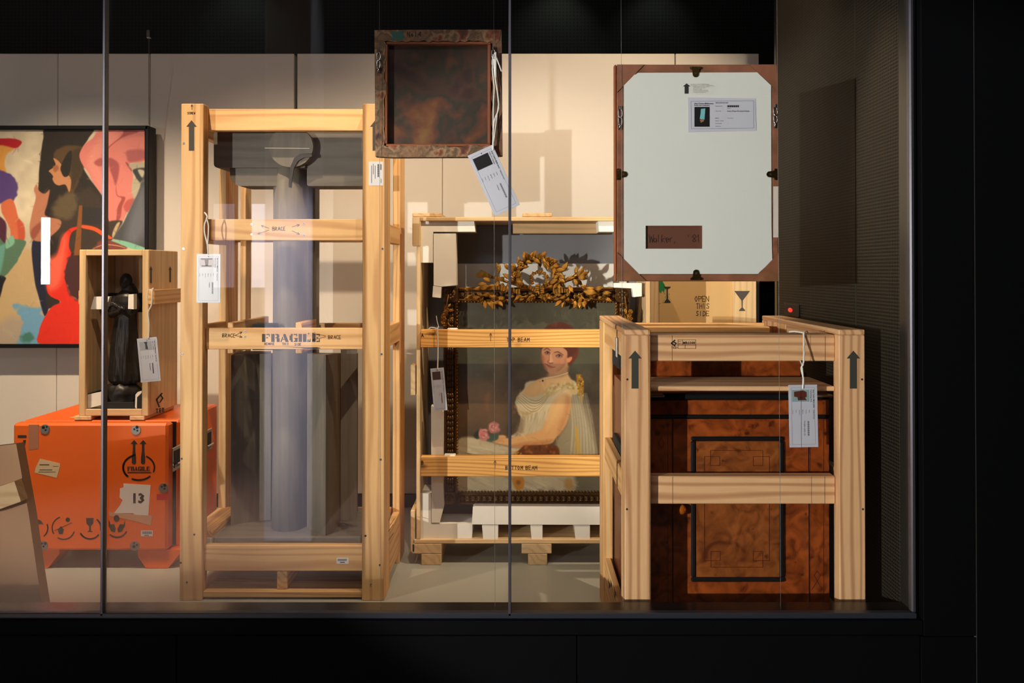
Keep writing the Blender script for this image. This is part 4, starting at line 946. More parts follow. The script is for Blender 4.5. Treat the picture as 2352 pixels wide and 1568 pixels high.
gpart('frame_molding', gx0+34, 1154, gx1-34, gy1, GDp, GDp+.06, GILTD, .005)
gpart('frame_molding', gx0+34, 1132, gx1-34, 1137, GDp+.003, GDp+.06, GILTD, .003)
for x, y, w2, h2 in ((gx0, gy0, 34, 34), (gx1-34, gy0, 34, 34), (gx0, 1131, 27, 28), (gx1-27, 1131, 27, 28)):
    b = gpart('corner_block', x, y, x+w2, y+h2, GDp-.004, GDp+.06, GILTD)
    c = at(x+w2/2, y+h2/2, GDp-.004); r = w2*.40*k
    mb = MB(); mb.tube([c, c+Vector((0, -.004, 0))], r, 24)
    for i in range(8):
        a = i*math.pi/4; mb.sphere((c.x+r*.55*math.cos(a), c.y-.005, c.z+r*.55*math.sin(a)), (r*.26, .004, r*.26), 8, 5)
    mb.sphere((c.x, c.y-.006, c.z), (r*.25, .005, r*.25), 8, 5)
    put('rosette', mb, GILTD, gf, smooth=True)
# beads and carved leaves, too small to pick apart
def beads(pts, r, m, n):
    mb = MB()
    for p in pts: mb.sphere(p, r, 7, 5)
    o = put(n, mb, m, gf, smooth=True); o['kind'] = 'stuff'
beads([at(1050, y, GDp+.002) for y in np.arange(697, 1130, 7.6)], .0052, GILT, 'beading')
beads([at(1415, y, GDp+.002) for y in np.arange(697, 1130, 7.6)], .0052, GILT, 'beading')
beads([at(x, 1129, GDp+.006) for x in np.arange(1054, 1412, 7.4)], .0048, GILTD, 'beading')
beads([at(x, 693, GDp+.002) for x in np.arange(1054, 1412, 7.4)], .0042, GILT, 'beading')
def carved(seq, vert, m):
    mb = MB()
    for i, (x, y) in enumerate(seq):
        for s in (-1, 1):
            p = at(x+(s*5 if vert else 0), y+(0 if vert else s*3.5), GDp+.009)
            mb.sphere(p, (.0075 if vert else .012, .006, .013 if vert else .0055), 7, 5)
        p = at(x, y, GDp+.006); mb.sphere(p, (.006, .006, .010) if vert else (.010, .006, .005), 7, 5)
    o = put('carved_leaves', mb, m, gf, smooth=True); o['kind'] = 'stuff'
carved([(1034, y) for y in range(700, 1128, 13)], True, GILTD); carved([(1431, y) for y in range(700, 1128, 13)], True, GILTD)
carved([(x, 1145) for x in range(1062, 1408, 13)], False, GILTD); carved([(x, 678) for x in range(1062, 1408, 13)], False, GILTD)
# carved ornament: shared leaf, petal flower, ribbon meshes
def leaf_mesh():
    mb = MB(); n = 7; vs = []
    for i in range(n+1):
        t = i/n; w = math.sin(math.pi*min(1, t*1.02+.02))**.8*.24*(1-.2*t); bend = -.18*math.sin(t*2.6)
        for q, dz in ((-1, .0), (-.5, -.09), (0, -.02), (.5, -.09), (1, 0)): vs.append((q*w, bend+dz-.02, t))
    fs = [(i*5+j, i*5+j+1, (i+1)*5+j+1, (i+1)*5+j) for i in range(n) for j in range(4)]
    mb.add(vs, fs); nb = len(vs); mb.add([(x, y+.09, z) for x, y, z in vs], [f[::-1] for f in fs]); return mb.mesh('leaf', [GILT], True)
def flower_mesh():
    mb = MB()
    for i in range(6):
        a = i*math.pi/3; mb.sphere((.36*math.cos(a), -.12-.05*(i % 2), .36*math.sin(a)), (.27, .15, .27), 8, 6)
    mb.sphere((0, -.25, 0), (.18, .18, .18), 8, 6); return mb.mesh('flower', [GILT], True)
def ribbon_mesh():
    mb = MB(); n = 18; vs = []
    for i in range(n+1):
        t = i/n; vs += [(t-.5, -.10*abs(math.sin(t*math.pi*3.5))-.08, -.22), (t-.5, -.12*abs(math.sin(t*math.pi*3.5))-.14, .22+.05*math.sin(t*9))]
    fs = [(2*i, 2*i+2, 2*i+3, 2*i+1) for i in range(n)]; mb.add(vs, fs); mb.add([(x, y+.06, z) for x, y, z in vs], [f[::-1] for f in fs]); return mb.mesh('ribbon', [GILT], True)
LEAF, FLOW, RIBB = leaf_mesh(), flower_mesh(), ribbon_mesh()
def orn(me, name, px, py, size, rot, d=GDp-.02, tilt=None, sx=1):
    o = bpy.data.objects.new(name, me); COL.objects.link(o); o.parent = gf
    o.location = at(px, py, d)-gf.location; s = size*k
    o.scale = (s*sx, s, s)
    t1 = rnd.uniform(-.5, .5) if tilt is None else tilt
    o.rotation_euler = (t1, math.radians(rot), rnd.uniform(-.3, .3)); return o
# wreath
for i in range(30):
    a = math.radians(205-230*i/29); R = 47+rnd.uniform(-4, 4)
    x, y = 1233+R*math.cos(a), 636-R*.98*math.sin(a)
    if i % 4 == 0: orn(FLOW, 'flower', x, y, 13, rnd.uniform(0, 90), GDp-.03)
    for s in (-1, 1): orn(LEAF, 'leaf', x, y, rnd.uniform(17, 24), 90-math.degrees(a)+s*rnd.uniform(25, 70)+90, GDp-.025)
wr_ = MB(); wr_.tube([at(1233+47*math.cos(math.radians(a)), 636-46*math.sin(math.radians(a)), GDp-.008) for a in range(-30, 212, 8)], 4.2*k, 8)
put('wreath_stem', wr_, GILTD, gf, smooth=True)
# crossed torch and blade
mb = MB(); mb.prism([(at(x, y, GDp-.03).x, at(x, y, GDp-.03).z) for x, y in ((1088, 634), (1105, 619), (1117, 625), (1130, 632), (1128, 637), (1112, 638), (1098, 637))], GDp-.035, GDp-.018)
put('spear_head', mb, GILT, gf)
put('shaft', MB().tube([at(1125, 635, GDp-.02), at(1180, 652, GDp-.02), at(1240, 668, GDp-.02)], 3*k, 8), GILT, gf, smooth=True)
put('torch', MB().tube([at(1250, 664, GDp-.02), at(1290, 648, GDp-.025), at(1318, 637, GDp-.025), at(1326, 634, GDp-.025)], [3*k, 4*k, 5*k, 8*k], 12), GILT, gf, smooth=True)
for a, x, y, s_ in ((40, 1326, 634, 26), (70, 1328, 634, 28), (100, 1326, 636, 24), (130, 1322, 640, 24), (10, 1322, 630, 20), (150, 1318, 640, 22), (120, 1334, 655, 26), (110, 1345, 660, 28)): orn(LEAF, 'leaf', x, y, s_, a, GDp-.03)
for x, y, r_, s_ in ((1140, 655, -110, 30), (1120, 655, -80, 24), (1108, 662, -95, 24), (1128, 648, -60, 22), (1145, 645, 200, 24), (1155, 650, 180, 26), (1165, 652, 160, 26), (1290, 625, 30, 28), (1282, 640, 10, 24), (1300, 640, 80, 22), (1305, 655, 150, 22),
                     (1340, 668, 100, 34), (1365, 664, 80, 24), (1100, 662, 80, 30), (1085, 665, -80, 22), (1143, 628, 20, 20), (1148, 622, -20, 20), (1175, 640, -60, 24), (1180, 625, -30, 22), (1170, 620, -40, 20), (1205, 655, -60, 22), (1262, 652, 60, 24)): orn(LEAF, 'leaf', x, y, s_, r_, GDp-.03)
# bow of pleated ribbon
for i in range(9):
    a = math.radians(200-220*i/8); x, y = 1238+18*math.cos(a), 640-15*math.sin(a); orn(RIBB, 'ribbon', x, y, 15, 90-math.degrees(a), GDp-.035, 0)
for x, y, r_, s_ in ((1148, 640, 10, 24), (1160, 660, 20, 24), (1142, 660, -8, 22), (1168, 665, 12, 24), (1184, 668, 8, 22), (1282, 668, -6, 24), (1300, 667, 4, 22), (1222, 662, 30, 20), (1256, 655, -25, 24), (1234, 662, 90, 18), (1246, 664, 90, 18)): orn(RIBB, 'ribbon', x, y, s_, r_, GDp-.03, 0)
# garland along the top rail
for i in range(56):
    t = i/55; x = 1078+t*310; sag = 9*abs(math.sin(t*2*math.pi)); y = 676+sag+rnd.uniform(-7, 8)
    if rnd.random() < .25: orn(FLOW, 'flower', x, y, rnd.uniform(9, 13), rnd.uniform(0, 90), GDp-.02)
    orn(LEAF, 'leaf', x, y, rnd.uniform(14, 24), rnd.uniform(60, 120)*rnd.choice((-1, 1))+rnd.uniform(-30, 30), GDp-.018)
for x in (1113, 1128, 1142, 1290, 1318, 1330): orn(LEAF, 'leaf', x, 690, 22, rnd.uniform(120, 240), GDp-.025); orn(LEAF, 'leaf', x+6, 693, 18, rnd.uniform(90, 270), GDp-.028)
for s, xs in ((1, 1030), (-1, 1434)):
    put('festoon_stem', MB().tube([at(xs, 676, GDp-.012), at(xs-s*4, 700, GDp-.015), at(xs-s*8, 730, GDp-.015), at(xs-s*4, 762, GDp-.012)], 2.2*k, 6), GILTD, gf, smooth=True)
    for i in range(12): orn(LEAF, 'leaf', xs-s*rnd.uniform(-6, 12), 700+i*6.5, rnd.uniform(13, 20), rnd.uniform(0, 360), GDp-.01)
    for i in range(5): orn(FLOW, 'flower', xs-s*rnd.uniform(-2, 14), 716+i*8, 10, 0, GDp-.014)

# portrait
cv = Canvas(460, -185, 1782, 1400, 640, 760, (84, 68, 48), 11)
n1, n2, n3 = cv.noise(300), cv.noise(90), cv.noise(24)
cv.C += ((n1-.5)*30+(n2-.5)*26+(n3-.5)*8)[..., None]*np.array((1, .86, .66))
B = cv.poly
B([(440, -200), (1800, -200), (1800, 330), (1400, 420), (900, 300), (440, 420)], (80, 80, 60), 90, alpha=.75, rough=40, rs=200)
B([(440, 500), (700, 520), (760, 760), (640, 860), (440, 900)], (112, 82, 52), 80, alpha=.7)
B([(640, 560), (860, 560), (900, 800), (720, 820)], (122, 88, 58), 70, alpha=.5, rough=20)
B([(690, 620), (725, 570), (730, 640), (715, 660), (712, 720)], (156, 100, 66), 16, alpha=.6)
B([(480, 1265), (1760, 1265), (1780, 1400), (460, 1400)], (92, 84, 66), 20)
# chair
B([(1438, 440), (1450, 428), (1480, 430), (1500, 500), (1492, 640), (1478, 670), (1455, 600)], (170, 118, 30), 6)
for i in range(26): cv.dab(1440+cv.rg.rand()*55, 440+cv.rg.rand()*210, 7, (226, 172, 44) if i % 2 else (96, 62, 20), 4, .8)
# veil
B([(1380, 570), (1450, 600), (1500, 730), (1560, 900), (1590, 1100), (1300, 1110), (1280, 960), (1360, 820)], (146, 132, 100), 18)
for i in range(26):
    x = 1400+i*6; cv.stroke([(x-20, 610), (x+i*1.2, 850), (x+i*3.2-20, 1090)], cv.rg.uniform(5, 15), (208, 194, 160) if i % 3 else (130, 112, 80), 8, .42)
for i in range(14): cv.stroke([(1430+cv.rg.rand()*20, 860+cv.rg.rand()*60), (1425+cv.rg.rand()*50, 1060)], 8, (190, 148, 50), 6, .5)
# skirt
B([(470, 965), (540, 938), (640, 950), (760, 985), (880, 1015), (990, 1030), (1290, 1085), (1290, 1110), (460, 1110)], (196, 178, 140), 12)
for i in range(40):
    x, y = cv.rg.uniform(480, 950), cv.rg.uniform(985, 1090)
    cv.stroke([(x-60, y-14), (x, y), (x+70, y+16)], cv.rg.uniform(5, 14), (220, 206, 170) if i % 2 else (164, 146, 108), 8, .4)
B([(470, 1110), (1300, 1110), (1420, 1380), (1200, 1372), (1000, 1378), (470, 1376)], (166, 152, 122), 22, rough=16)
for i in range(44):
    x, y = cv.rg.uniform(480, 1400), cv.rg.uniform(1130, 1370)
    cv.stroke([(x-50, y-20), (x, y), (x+60, y+26)], cv.rg.uniform(5, 16), (206, 194, 160) if i % 2 else (120, 108, 84), 9, .4)
# bodice
B([(1060, 480), (1010, 545), (960, 600), (940, 660), (960, 730), (985, 780), (972, 850), (950, 900), (900, 940), (1020, 950), (1170, 900), (1210, 720), (1300, 600), (1390, 560), (1440, 520), (1390, 470)], (206, 188, 146), 8)
for i in range(34):
    x = 985+i*6.4; cv.stroke([(x+cv.rg.uniform(-10, 30), 740), (x-6, 830), (x-40+cv.rg.uniform(-8, 8), 925)], cv.rg.uniform(4, 10), (228, 214, 178) if i % 2 else (150, 128, 92), 7, .4)
B([(975, 800), (1010, 780), (1000, 900), (930, 930)], (128, 104, 74), 16, alpha=.6)
# neck, chest
B([(1228, 395), (1372, 320), (1362, 400), (1400, 470), (1440, 520), (1300, 520), (1210, 555), (1110, 606), (1030, 600), (1002, 574), (1070, 500), (1150, 460), (1215, 440)], (222, 172, 112), 9)
B([(1225, 400), (1290, 412), (1368, 345), (1366, 420), (1300, 450), (1200, 448)], (168, 118, 78), 14, alpha=.8)
B([(1150, 470), (1300, 465), (1360, 480), (1200, 540), (1100, 580), (1060, 560)], (234, 184, 122), 22, alpha=.6)
# lace and pearl drapery
B([(1160, 570), (1230, 520), (1330, 495), (1400, 492), (1444, 525), (1452, 580), (1400, 590), (1340, 560), (1260, 596), (1185, 612)], (208, 176, 112), 7, rough=6)
for i in range(46):
    t = cv.rg.rand(); x = 1175+t*270; y = 585-72*math.sin(t*2.3)+cv.rg.uniform(-22, 26)
    cv.poly(circ(x, y, cv.rg.uniform(6, 13), 8), (232, 206, 146) if i % 2 else (168, 130, 70), 4, False, .5)
for q in range(5):
    cv.stroke([(1000-q*8, 590+q*14), (1060, 632+q*24), (1130, 640+q*18), (1210, 575+q*10)], 5, (150, 118, 70), 3, .7)
    cv.stroke([(1000-q*8, 600+q*14), (1060, 642+q*24), (1130, 650+q*18), (1210, 585+q*10)], 7, (238, 224, 184), 4, .6)
B([(950, 700), (1000, 735), (1060, 735), (1100, 715), (1060, 750), (1000, 755)], (190, 150, 88), 8, alpha=.7)
for x, y, c in ((948, 655, (170, 190, 150)), (960, 620, (190, 150, 90)), (940, 690, (150, 100, 70)), (985, 590, (214, 186, 130)), (930, 735, (130, 80, 60))): cv.dab(x, y, 12, c, 6, .8)
# pearls and pendant
for i in range(22):
    t = i/21; cv.dab(1178+t*190, 458+9*math.sin(t*2.6)-t*50, 4.5, (222, 200, 160), 2.5, .9)
cv.dab(1164, 478, 8, (70, 52, 36), 3); cv.dab(1140, 486, 7, (214, 150, 110), 4)
# arm
B([(1400, 560), (1396, 640), (1388, 720), (1362, 820), (1320, 890), (1272, 945), (1240, 985), (1180, 1000), (1090, 1012), (980, 1025), (905, 1012), (830, 1000), (762, 980), (752, 962), (790, 928), (850, 925), (880, 948), (1000, 928), (1100, 898), (1158, 868), (1185, 800), (1205, 740), (1240, 650), (1300, 575), (1350, 550)], (220, 166, 104), 7)
B([(1360, 600), (1392, 640), (1380, 740), (1340, 850), (1290, 920), (1300, 840), (1340, 740)], (186, 124, 76), 22, alpha=.75)
B([(1000, 985), (1180, 965), (1250, 960), (1190, 1002), (990, 1028), (900, 1010)], (184, 122, 70), 14, alpha=.8)
B([(1230, 700), (1290, 620), (1330, 640), (1290, 760), (1230, 850), (1190, 880)], (236, 186, 124), 24, alpha=.7)
for a, b in ((775, 945), (770, 957), (768, 968), (775, 978)): cv.stroke([(a+70, b-2), (a+30, b-4), (a-2, b+6)], 6, (186, 128, 80), 4, .7)
B([(1210, 640), (1300, 555), (1370, 548), (1400, 600), (1330, 590), (1240, 680), (1200, 800), (1180, 760)], (226, 202, 160), 16, alpha=.55)
# arm rest
B([(995, 1022), (1020, 1008), (1150, 1004), (1280, 1012), (1302, 1090), (1290, 1110), (940, 1110), (935, 1075), (960, 1055)], (104, 52, 18), 7)
for i in range(26): cv.dab(1010+cv.rg.rand()*270, 1015+cv.rg.rand()*60, cv.rg.uniform(7, 16), (164, 96, 34) if i % 2 else (74, 34, 14), 6, .6)
for i in range(12): cv.dab(940+cv.rg.rand()*60, 1060+cv.rg.rand()*40, 8, (206, 146, 44), 5, .7)
B([(920, 1270), (1005, 1270), (1005, 1350), (960, 1375), (925, 1330)], (172, 112, 34), 8); cv.dab(965, 1310, 18, (110, 64, 22), 10, .8)
B([(1340, 1290), (1400, 1280), (1420, 1350), (1360, 1372)], (150, 106, 46), 14, alpha=.7)
# flowers
B([(600, 920), (640, 880), (670, 890), (640, 950), (610, 945)], (34, 42, 34), 8)
B([(735, 930), (790, 900), (800, 950), (750, 975), (700, 965)], (66, 86, 66), 8)
for x, y, r_ in ((680, 918, 46), (765, 862, 46)):
    cv.poly(circ(x, y, r_, 12), (196, 124, 112), 10, True, 1, 12, 22)
    for i in range(16):
        a = cv.rg.uniform(0, 6.3); q = cv.rg.uniform(8, 40)
        cv.stroke([(x+q*math.cos(a), y+q*math.sin(a)), (x+q*math.cos(a+.5), y+q*math.sin(a+.5)), (x+q*math.cos(a+1), y+q*math.sin(a+1))], 9, (230, 170, 156) if i % 2 else (160, 82, 82), 5, .7)
cv.dab(662, 915, 18, (206, 100, 96), 12, .8)
# head
B([(1140, 215), (1150, 120), (1180, 50), (1250, 8), (1330, 2), (1400, 32), (1440, 100), (1456, 190), (1450, 270), (1410, 330), (1372, 350), (1330, 230), (1200, 215)], (98, 42, 20), 9)
for i in range(26): cv.stroke([(1190+i*9, 160-20*math.sin(i/26*3)), (1230+i*8, 70), (1300+i*5, 30+i*7)], 6, (146, 68, 30) if i % 2 else (64, 26, 14), 5, .45)
# face from the enlarged view: (u, v) there -> canvas
def fe(u, v): return ((1060+u/7.127-920)*3.564, (790+v/7.127-740)*3.564)
def FP(pts): return [fe(*p) for p in pts]
B(FP([(1330, 60), (1310, 150), (1325, 260), (1345, 340), (1380, 420), (1430, 465), (1500, 482), (1580, 465), (1660, 400), (1720, 320), (1745, 220), (1730, 120), (1690, 40), (1560, -60), (1420, -50)]), (190, 132, 94), 5)  # skin tone darkened, shade of the top beam mixed into the face
B(FP([(1310, 160), (1340, 200), (1330, 260), (1350, 340), (1400, 430), (1370, 420), (1330, 320), (1305, 220)]), (150, 84, 56), 12, alpha=.8)
B(FP([(1600, 440), (1700, 330), (1740, 200), (1700, 240), (1660, 340), (1560, 430)]), (160, 96, 66), 16, alpha=.8)
B(FP([(1720, 235), (1760, 205), (1810, 215), (1800, 260), (1760, 300), (1728, 290)]), (204, 130, 86), 5)
B(FP([(1430, 20), (1560, 10), (1640, 80), (1540, 110), (1440, 90)]), (206, 152, 112), 24, alpha=.6)
cv.dab(*fe(1370, 240), 16, (186, 98, 66), 18, .5); cv.dab(*fe(1600, 310), 22, (184, 104, 74), 22, .45)
B(FP([(1470, 130), (1480, 220), (1500, 290), (1460, 320), (1410, 290), (1440, 220), (1450, 160)]), (214, 156, 116), 7)
B(FP([(1440, 160), (1430, 240), (1400, 280), (1410, 300), (1440, 270)]), (146, 84, 58), 6, alpha=.85)
B(FP([(1405, 290), (1440, 322), (1490, 318), (1500, 300), (1450, 305)]), (120, 62, 42), 4, alpha=.9)
for (ax, ay), w_ in (((1405, 140), 48), ((1595, 190), 56)):
    B(FP([(ax-w_, ay), (ax-w_*.3, ay-26), (ax+w_*.6, ay-20), (ax+w_, ay+12), (ax+w_*.3, ay+24), (ax-w_*.5, ay+22)]), (136, 84, 60), 8)
    B(FP([(ax-w_*.7, ay), (ax, ay-13), (ax+w_*.7, ay+6), (ax, ay+12)]), (168, 138, 116), 3.5)
    cv.dab(*fe(ax+4, ay), 8.5, (44, 28, 22), 3.5)
    cv.dab(*fe(ax-2, ay-4), 1.6, (210, 196, 176), 1.2)
    cv.stroke(FP([(ax-w_*.8, ay+2), (ax, ay-20), (ax+w_*.9, ay+8)]), 5, (48, 26, 20), 3)
    cv.stroke(FP([(ax-w_*.7, ay+22), (ax, ay+34), (ax+w_*.8, ay+26)]), 7, (132, 82, 60), 7, .6)
cv.stroke(FP([(1350, 95), (1400, 70), (1450, 100)]), 9, (76, 38, 26), 5, .85); cv.stroke(FP([(1520, 140), (1580, 128), (1660, 175)]), 9, (76, 38, 26), 5, .85)
cv.stroke(FP([(1370, 318), (1420, 350), (1480, 375), (1535, 375)]), 5, (104, 40, 32), 3); B(FP([(1400, 348), (1440, 357), (1510, 379), (1470, 396), (1430, 384)]), (166, 82, 64), 5, alpha=.7); B(FP([(1375, 318), (1420, 335), (1470, 360), (1440, 352), (1400, 345)]), (150, 70, 56), 4, alpha=.6)
B(FP([(1330, 200), (1360, 260), (1370, 340), (1400, 420), (1370, 400), (1330, 300)]), (140, 80, 54), 12, alpha=.6)
B(FP([(1290, 60), (1330, 60), (1400, 20), (1560, -20), (1680, 30), (1740, 120), (1735, 220), (1800, 190), (1880, 120), (1860, 20), (1700, -80), (1400, -90), (1290, -20)]), (80, 34, 20), 8)
for i in range(40):
    t = i/39; cv.stroke(FP([(1320+t*60, 50-t*10), (1420+t*160, -30+t*20), (1600+t*200, 10+t*60), (1740+t*110, 120+t*60)]), 5, (130, 58, 28) if i % 3 == 0 else (58, 24, 14), 4, .35)
for i in range(620):
    x, y = cv.rg.uniform(470, 1770), cv.rg.uniform(-170, 1390)
    if 1140 < x < 1470 and 0 < y < 470: continue
    c = cv.C[int((y+185)/1585*759), int((x-460)/1322*639)]*cv.rg.uniform(.84, 1.18); a = cv.rg.uniform(-.7, 2.2); L = cv.rg.uniform(12, 40)
    cv.stroke([(x-L*math.cos(a), y-L*math.sin(a)), (x, y), (x+L*math.cos(a+.4), y+L*math.sin(a+.4))], cv.rg.uniform(4, 13), c, 5, .4)
cv.C = cv.C*.88+cv.C.mean(-1, keepdims=True)*.03
cv.build('canvas', gf, lambda X, Y: (920+X/3.564, 740+Y/3.564), GDp+.03, vcol('portrait_paint', .4, .25, 260))
gpart('stretcher', 1050, 690, 1414, 1134, GDp+.0315, GDp+.055, BLACK)

# ------------------------------------------------------------------ crate behind, marked with glasses
KD = 3.95
kc = thing('rear_crate', 'tan plywood crate with stencilled cocktail glasses behind the hanging white-backed frame', 'crate', (XX(1615, KD), KD, 0))
pbox(kc, 'front_panel', 1514, 560, 1683, 1232, KD, KD+.02, plain('tan_ply', (196, 158, 104), .5, noise=.08, nscale=7), axis='z')
pbox(kc, 'panel_edge', 1494, 560, 1513.5, 1232, KD, KD+.3, PLY, axis='z')
pbox(kc, 'side_batten', 1683.5, 560, 1738, 1232, KD-.012, KD+.3, PLY, axis='z')
pbox(kc, 'case_body', 1514, 566, 1683, 1232, KD+.021, KD+.3, DARKP, axis='z')
script_marks(kc, KD, PENCIL, hand('OPEN', 1596, 692, 12, 1.6, .72), hand('THIS', 1599, 708, 11, 1.6, .72), hand('SIDE', 1599, 725, 11, 1.6, .72))
def coupe(cx, y0, y1, w): return [(cx-w, y0), (cx+w, y0), (cx+1.6, y0+22), (cx+1.2, y1-8), (cx+7, y1-2), (cx+7, y1), (cx-7, y1), (cx-7, y1-2), (cx-1.2, y1-8), (cx-1.6, y0+22)]
flat(kc, 'glass_mark', [coupe(1704.5, 668, 714, 18)], KD-.012, STENCIL)
flat(kc, 'glass_mark', [[(1524, 658), (1540, 658), (1540, 660), (1534, 664), (1534, 686), (1540, 693), (1540, 695), (1525, 695), (1531, 686), (1531, 664)]], KD-.0, INK, .0014)
flat(kc, 'green_paint_patch', [[(1514, 640), (1521, 645), (1527, 654), (1530, 666), (1527, 663), (1525, 672), (1521, 667), (1518, 674), (1514, 668)]], KD, plain('green_paint', (24, 120, 62), .6))
flat(kc, 'dashed_line', arc(1512, 680, 16, -30, 60, 1.3, 6)[::2]+arc(1508, 668, 30, 10, 80, 1.2, 9)[::2], KD, plain('green_line', (110, 130, 40), .6))

# ------------------------------------------------------------------ cabinet crate
CD_, CBk = 2.42, 3.19
cx0, cx1 = at(1435, 1050, CD_).x, at(1988, 1050, CD_).x; pw_ = 60*CD_/F; pdp = .09
cc = thing('cabinet_crate', 'open pinkish pine crate with two black arrows built around the burl cabinet', 'crate', ((cx0+cx1)/2, CD_, 0))
zt0, zt1 = ZZ(757, CD_), ZZ(769.5, CD_)
timber(cc, 'top_rail', cx0, cx0+pw_, CD_, CBk, zt1, zt0, PINK, axis='y'); timber(cc, 'top_rail', cx1-pw_, cx1, CD_, CBk, zt1, zt0, PINK, axis='y')
for xa_, xb_ in ((cx0, cx0+pw_), (cx1-pw_, cx1)):
    timber(cc, 'post', xa_, xb_, CD_+.0005, CD_+.045, 0, zt1-.0003, PINK); timber(cc, 'post', xa_, xb_, CBk-.045, CBk, 0, zt1-.0003, PINK)
    s_ = 0 if xa_ == cx0 else 1
    e0, e1 = (xa_, xa_+.035) if s_ == 0 else (xb_-.035, xb_)
    timber(cc, 'post', e0, e1, CD_+.0455, CD_+.09, 0, zt1-.0003, PINE); timber(cc, 'post', e0, e1, CBk-.15, CBk-.0455, 0, zt1-.0003, PINE)
    for z_, h_ in ((zt1-.0003, .075), (.641, .08), (.20, .2)): timber(cc, 'side_rail', e0+.004, e1-.008, CD_+.0905, CBk-.1505, z_-h_, z_, PINE if s_ == 0 else PINK)
RD = CD_+.03
ra, rb_ = cx0+pw_+.0005, cx1-pw_-.0005
def crail(n, y0, y1, d0, d1, fam=PINK, **k_): return timber(cc, n, ra, rb_, d0, d1, ZZ(y1, d0), ZZ(y0, d0), fam, **k_)
crail('rail', 769, 829, RD, RD+.09); crail('rail', 1093, 1157, RD, RD+.04); crail('hold_down_plank', 887, 898, RD+.0, RD+.22, axis='x')
timber(cc, 'rail', ra-.0, rb_, CBk-.04, CBk-.005, ZZ(768, CBk-.04), ZZ(742, CBk-.04), PINE)
timber(cc, 'rail', ra, rb_, CBk-.105, CBk-.06, ZZ(764, CBk-.1), ZZ(750, CBk-.1), PINE)
timber(cc, 'base_board', cx0+pw_+.001, cx1-pw_-.001, CD_+.0, CBk-.05, .02, .10, PINK, axis='x')
flat(cc, 'arrow_mark', [up_arrow(1458.5, 805, 892, 15.5, 8, 18)], CD_+.0005, plain('dark_green_black_stencil', (52, 54, 48), .8))
flat(cc, 'arrow_mark', [up_arrow(1960, 805, 892, 15.5, 8, 18)], CD_+.0005, bpy.data.materials['dark_green_black_stencil'])
flat(cc, 'pencil_line', [rect(1543.5, 770, 1544.3, 828), rect(1895, 772, 1895.8, 828)], RD, PENCIL)
flat(cc, 'pencil_line', [rect(1544.5, 1094, 1545.3, 1156), rect(1894, 1094, 1894.8, 1156)], RD, PENCIL)
flat(cc, 'logo_mark', line([(1550, 781), (1542, 788), (1550, 794)], 3)+line([(1547, 785), (1553, 788), (1549, 793)], 2.4), RD, INK)
text_px(cc, 'lettering', [('TED', 1541, 800.5, 4.6, 15, .02, 0), ('JOB', 1558.5, 785, 2.4, 5, .01, 0), ('NO', 1559, 790, 2.4, 4.5, .01, 0), ('MR0308', 1568, 790, 6, 28, .02, 0)], RD, INK)
flat(cc, 'stamp_box', line([(1557, 780), (1598, 780), (1598, 800), (1557, 800), (1557, 780)], .9)+line([(1557, 792), (1598, 792)], .8)+line([(1567, 780), (1567, 792)], .8)+line([(1573.5, 792), (1573.5, 800)], .8), RD, INK)
for x, y in ((1441, 871), (1440, 1169), (1980, 871), (1982, 1169)): hole(cc, x, y, CD_+.0005)
def lmark(n, polys): return sidemark(cc, n, polys, cx0, INK, .0015)
mk = MB()
for P in ([(1396, 1325), (1400, 1345), (1398, 1352)], [(1408, 1340), (1413, 1360), (1411, 1376)], [(1402, 1330), (1404, 1342), (1403, 1350)]):
    q = [onx(a, b, cx0+.0028) for a, b in ((P[0][0], P[0][1]), (P[1][0]+1.5, P[1][1]), (P[2][0], P[2][1]), (P[1][0]-1.5, P[1][1]-3))]; mk.add(q, [(0, 1, 2, 3)])
put('stamp_mark', mk, INK, cc, recalc=False)

# ---- burl cabinet
VD = 2.565; cz1 = ZZ(903, VD); cbx0, cbx1 = cx0+.038, XX(1905, VD)
cb = thing('burl_cabinet', 'antique burl walnut cabinet with black moulded door and amber knob inside the pine crate', 'cabinet', ((cbx0+cbx1)/2, VD, .105))
put('cabinet_body', MB().box(cbx0, cbx1, VD+.012, 3.03, .105, cz1, .002), MAHOG, cb)
def cpan(n, x0, y0, x1, y1, m, d0=VD, d1=VD+.0115, ch=.001): return pbox(cb, n, x0, y0, x1, y1, d0, d1, m, ch=ch)
cxl = (cbx0/VD)*F+CX
cpan('top_edge', cxl, 904, 1905, 918, BLACK, VD-.012, ch=.004)
cpan('front_frieze', cxl, 919, 1905, 952, BURL)
cpan('black_bead', cxl, 953, 1905, 961, BLACK, VD-.004, ch=.003)
cpan('stile', cxl, 962, 1544, 1440, BURL); cpan('stile', 1860, 962, 1905, 1440, BURL)
door = cpan('door', 1547, 962, 1858, 1440, BURL, VD-.003)
def dp(n, x0, y0, x1, y1, m, d0, d1, ch=.001):
    return pbox(door, n, x0, y0, x1, y1, d0, d1, m, ch=ch)
for r4 in ((1588, 1003, 1801, 1013), (1588, 1326, 1803, 1337), (1588, 1013.2, 1598.5, 1325.8), (1791, 1013.2, 1802, 1325.8)):
    dp('black_molding', *r4, BLACK, VD-.014, VD-.003, .004)
for r4 in ((1581, 997, 1588, 1342), (1803, 997, 1808, 1342)): pass
dp('door_panel', 1599, 1013.5, 1790.5, 1325.5, BURLP, VD-.008, VD-.0032)
inl = []
lw = 1.1; xL, xR, yT, yB = 1617, 1769, 1034, 1303
def L_(*p): return line(list(p), lw)
